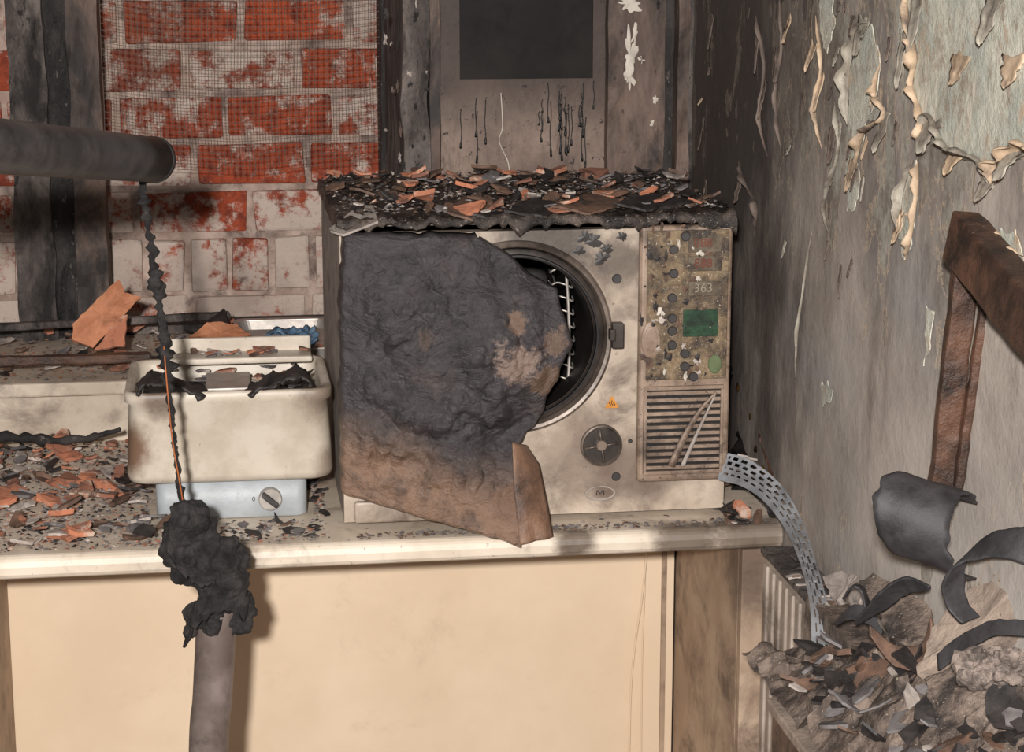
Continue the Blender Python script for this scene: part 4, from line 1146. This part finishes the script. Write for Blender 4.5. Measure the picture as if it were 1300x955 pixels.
for i in range(N-1):
    for j in range(nc-1):
        ph = {1: 0, 3: 4, 5: 0, 7: 4}.get(j, 0)
        if j in (1, 3, 5, 7) and ((i+ph) % 8) < 5 and 2 < i < N-3: continue
        a = i*nc+j; Fc.append((a, a+1, a+nc+1, a+nc))
ps = mesh_ob('perforated_strip', V, Fc, MGALV, solid=0.0012); tag(ps, 'bent galvanised perforated metal strip hanging off the worktop', 'metal strip')

mb = tube('melted_plastic', [on_y(946, 480, 2.84), on_y(956, 505, 2.80), on_y(966, 545, 2.74), on_y(976, 606, 2.66)], lambda t: 0.007+0.006*math.sin(t*3), MAMBER, n=14, rough=0.8, rs=40)
tag(mb, 'melted amber and black plastic between steriliser and wall', 'melted plastic')
mb = tube('melted_plastic', [on_y(934, 448, 2.88), on_y(938, 490, 2.86), on_y(946, 560, 2.81), on_y(950, 622, 2.73)], lambda t: 0.011+0.006*math.sin(t*9), MTAR, n=14, rough=0.8, rs=50)
tag(mb, 'black melted plastic trail behind the steriliser', 'melted plastic')
slab('plaster_shard', [on_y(956, 466, 2.80), on_y(978, 530, 2.72), on_y(988, 592, 2.63), on_y(984, 622, 2.60), on_y(966, 560, 2.69)], 0.004, MWOOD, 'dark scorched shard leaning against the wall', 'plaster shard')

# radiator
rad = empty('radiator', (XW-0.03, 2.0, 0.15), 'smoke-stained panel radiator with ribbed front on the wall', 'radiator')
rx = XW-0.05
zr = Z0-0.012
box('panel', rx, XW-0.012, 1.5, 2.47, 0.15, zr, MRAD, rad, bevel=0.006)
lst = []
y = 1.52
while y < 2.45:
    lst.append((rx-0.004, rx+0.001, y, y+0.018, 0.19, zr-0.012)); y += 0.03
boxes('ribs', lst, MRAD, rad, bevel=0.003)
box('top_grille', rx-0.006, XW-0.008, 1.49, 2.475, zr, zr+0.008, MCHARG, rad, bevel=0.002)
crate = empty('storage_crate', (0.64, 1.8, 0), 'scorched grey-beige board crate standing against the radiator', 'crate')
XC = 0.60
boxes('crate_side', [(XC, XC+0.012, 1.30, 2.12, 0, 0.80), (XC+0.012, rx-0.008, 1.30, 1.312, 0, 0.80), (XC+0.012, rx-0.008, 2.108, 2.12, 0, 0.80)], MCHBR, crate, bevel=0.002)
box('crate_lid', XC-0.005, rx-0.007, 1.29, 2.13, 0.80, 0.812, MPB, crate, bevel=0.002)
MRUB = sooty('grey_brown_rubble', (146,128,115), (108,93,83), (48,41,38), amt=0.48, scale=30, bs=90, bstr=1.0, bd=0.006, speck=0.12, speckc=(190,174,158))
V, Fc = [], []
na, nbb = 60, 130
hx0, hx1, hy0, hy1 = XC, XW-0.006, 1.32, 2.26
def heapz(x, y):
    u = max(0, min(1, (x-hx0)/(hx1-hx0))); v = max(0, min(1, (y-hy0)/(hy1-hy0)))
    return 0.82+(0.015+0.14*u**0.9)*min(1, v*6)*min(1, (1-v)*2.4)
for i in range(na+1):
    for j in range(nbb+1):
        x = hx0+(hx1-hx0)*i/na; y = hy0+(hy1-hy0)*j/nbb
        h = heapz(x, y) + 0.018*mnoise.noise(Vector((x*30, y*30, 1)))+0.010*mnoise.cell(Vector((x*60, y*60, 2)))
        over = 0.816 if x < rx-0.008 else zr+0.012
        V.append((x, y, max(over, h)))
for i in range(na):
    for j in range(nbb):
        a = i*(nbb+1)+j; Fc.append((a, a+1, a+nbb+2, a+nbb+1))
heap = mesh_ob('rubble_heap', V, Fc, MRUB); tag(heap, 'heap of grey-brown plaster rubble on the crate', 'rubble', 'stuff')

# wooden frame
fr = empty('wooden_frame', on_y(1190, 720, 1.95), 'scorched dark wooden frame leaning against the wall', 'wooden frame')
A = on_y(1230, 306, 1.885); B = on_y(1194, 625, 1.93)
Bx = B + (B-A)*0.22
vs_ = Vector((1, -0.1, 0))
beam('upright', A, Bx, 0.026, 0.018, MWOOD, fr, side=vs_, w2=0.024)
T1 = on_y(1318, 412, 1.70)
beam('top_rail', A+Vector((-0.004, 0.012, 0.004)), A+(T1-A)*2.0, 0.030, 0.052, MWOOD, fr, side=Vector((1,0.3,0)))
beam('inner_stop', on_y(1252, 372, 1.875), on_y(1216, 620, 1.915), 0.010, 0.012, MWOOD, fr, side=vs_)
beam('upright', A+(T1-A)*1.94, A+(T1-A)*1.94+(Bx-A)*0.8, 0.027, 0.018, MWOOD, fr, side=vs_)

def curl(label, pts, wv, mat=MCURL, name='curled_sheet', cat='burnt sheet', wf=None, thick=0.0025, rough=0.003, nw=12, rs=22, edge=0.12):
    ob = ribbon(name, pts, wv, mat, None, sub=12, wf=wf, nw=nw, thick=thick, rough=rough, rs=rs, edge=edge)
    tag(ob, label, cat); return ob
curl('large curled sheet of charred black vinyl against the wall', [on_y(1206, 628, 1.88), on_y(1190, 614, 1.86), on_y(1168, 626, 1.84), on_y(1156, 658, 1.83), on_y(1160, 692, 1.83), on_y(1178, 716, 1.84), on_y(1206, 722, 1.86)], lambda t: Vector((0.058, -0.030, -0.018)), wf=lambda t: 0.8+0.35*math.sin(math.pi*t))
curl('wide charred vinyl strip curling over the rubble', [on_y(1330, 694, 1.72), on_y(1290, 690, 1.74), on_y(1250, 694, 1.77), on_y(1222, 710, 1.79), on_y(1210, 740, 1.80), on_y(1216, 770, 1.80), on_y(1234, 790, 1.79)], lambda t: Vector((0.0, 0.012, 0.036)).lerp(Vector((0.034, 0.01, 0.008)), min(1, t*1.5)), wf=lambda t: 1.1-0.55*t)
curl('black charred crescent flake lying on the rubble', [on_y(1088, 792, 1.98), on_y(1118, 764, 1.96), on_y(1150, 744, 1.94), on_y(1182, 748, 1.90)], (0.010, 0.02, -0.028), wf=lambda t: math.sin(math.pi*(t*.85+.1)))
curl('dark curled flake lying on the rubble', [on_y(1104, 800, 1.93), on_y(1136, 832, 1.91), on_y(1172, 830, 1.89), on_y(1184, 790, 1.89)], (0.004, 0.02, 0.018), MCHBR, wf=lambda t: math.sin(math.pi*(t*.8+.12)))
curl('small dark rolled sheet on the rubble', [on_y(1070, 760, 2.06), on_y(1082, 745, 2.04), on_y(1096, 752, 2.03), on_y(1100, 775, 2.02), on_y(1088, 792, 2.02)], (0.010, 0.02, -0.006), MCURL, wf=lambda t: 1.0)
curl('black peeled flake standing on the rubble', [on_y(1062, 790, 2.04), on_y(1080, 778, 2.02), on_y(1104, 784, 2.0), on_y(1120, 806, 1.98)], (0.006, 0.01, 0.014), MCURL, wf=lambda t: math.sin(math.pi*(t*.8+.12)))
curl('long black charred strip across the rubble', [on_y(1190, 842, 1.80), on_y(1230, 812, 1.77), on_y(1270, 796, 1.73), on_y(1320, 800, 1.68)], (0.004, 0.012, 0.016), MCURL, wf=lambda t: 0.8)
slab('plasterboard_piece', [on_y(1168, 860, 1.83), on_y(1186, 800, 1.86), on_y(1236, 750, 1.86), on_y(1320, 722, 1.77), on_y(1330, 800, 1.73), on_y(1240, 832, 1.79)], 0.010, MPB, 'grey-beige broken plasterboard sheet on the rubble heap', 'plasterboard')
slab('plasterboard_piece', [on_y(1092, 740, 2.06), on_y(1110, 730, 2.06), on_y(1180, 772, 1.98), on_y(1190, 850, 1.90), on_y(1150, 840, 1.94)], 0.008, MRUB, 'broken plasterboard piece leaning on the radiator', 'plasterboard')
slab('board_offcut', [on_y(1000, 718, 2.42), on_y(1016, 720, 2.42), on_y(1080, 780, 2.20), on_y(1160, 868, 1.98), on_y(1138, 884, 1.98), on_y(1060, 800, 2.20)], 0.006, MCHARG, 'grey charred board offcut lying along the radiator', 'board offcut', jag=0.002)
slab('plasterboard_piece', [on_y(1180, 872, 1.79), on_y(1215, 850, 1.79), on_y(1262, 838, 1.75), on_y(1330, 846, 1.69), on_y(1330, 960, 1.66), on_y(1200, 950, 1.73)], 0.012, MRUB, 'curved grey-brown plaster piece on the rubble heap', 'plasterboard')
slab('plasterboard_piece', [on_y(1075, 850, 2.00), on_y(1120, 838, 1.97), on_y(1195, 860, 1.90), on_y(1210, 900, 1.86), on_y(1110, 910, 1.93)], 0.008, MCHBR, 'brown scorched board piece on the rubble heap', 'plasterboard')
slab('plasterboard_piece', [on_y(1046, 735, 2.24), on_y(1068, 728, 2.22), on_y(1104, 742, 2.10), on_y(1092, 768, 2.12), on_y(1060, 765, 2.2)], 0.006, MASH, 'pale torn board fragment on the radiator', 'plasterboard')
bm = bmesh.new()
random.seed(5)
for k in range(60):
    c = on_y(random.uniform(1222, 1320), random.uniform(832, 862), random.uniform(1.67, 1.73))
    bmesh.ops.create_icosphere(bm, subdivisions=3, radius=random.uniform(.004, .010), matrix=Matrix.Translation(c))
bm.verts.index_update()
vv = [v.co + mnoise.noise_vector(v.co*140)*0.008 for v in bm.verts]; ff = [tuple(v.index for v in f.verts) for f in bm.faces]; bm.free()
fl = mesh_ob('insulation_wad', vv, ff, sooty('pinkish_grey_fluff', (170,153,142), (132,118,109), (80,72,67), amt=0.48, scale=60, bs=220, bstr=1.0, bd=0.004))
tag(fl, 'clump of pale grey insulation fluff on the rubble', 'insulation')
for i in range(110):
    x = random.uniform(XC+0.01, XW-0.03); y = random.uniform(1.5, 2.18)
    put(random.choice(['char','char','brown','grey','grey','ash','brown','char']), (x, y, heapz(x, y)+random.uniform(0.0, .02)), random.uniform(.8, 2.2), 0.6, 'rubble on the crate', 'on the rubble heap')
for i in range(20):
    p = Vector((random.uniform(rx, XW-0.02), random.uniform(2.2, 2.45), zr+0.010))
    put(random.choice(['char','brown','ash','grey','char']), p, random.uniform(.6, 1.2), 0.4, 'debris on the radiator', 'on the radiator top')

# ------------------------------------------------------------ lights
ld = bpy.data.lights.new('flash', 'AREA'); ld.shape = 'DISK'; ld.size = 0.09; ld.energy = 128; ld.color = (1.0, 0.965, 0.935)
lo = bpy.data.objects.new('flash', ld); scene.collection.objects.link(lo)
lo.location = (-0.16, -0.45, HC+0.22)
lo.rotation_euler = (Vector((0.3, 2.8, 1.15))-Vector(lo.location)).to_track_quat('-Z', 'Y').to_euler()
w = bpy.data.worlds.new('world'); scene.world = w; w.use_nodes = True
w.node_tree.nodes['Background'].inputs[0].default_value = (1.0, 0.96, 0.935, 1)
w.node_tree.nodes['Background'].inputs[1].default_value = 0.10
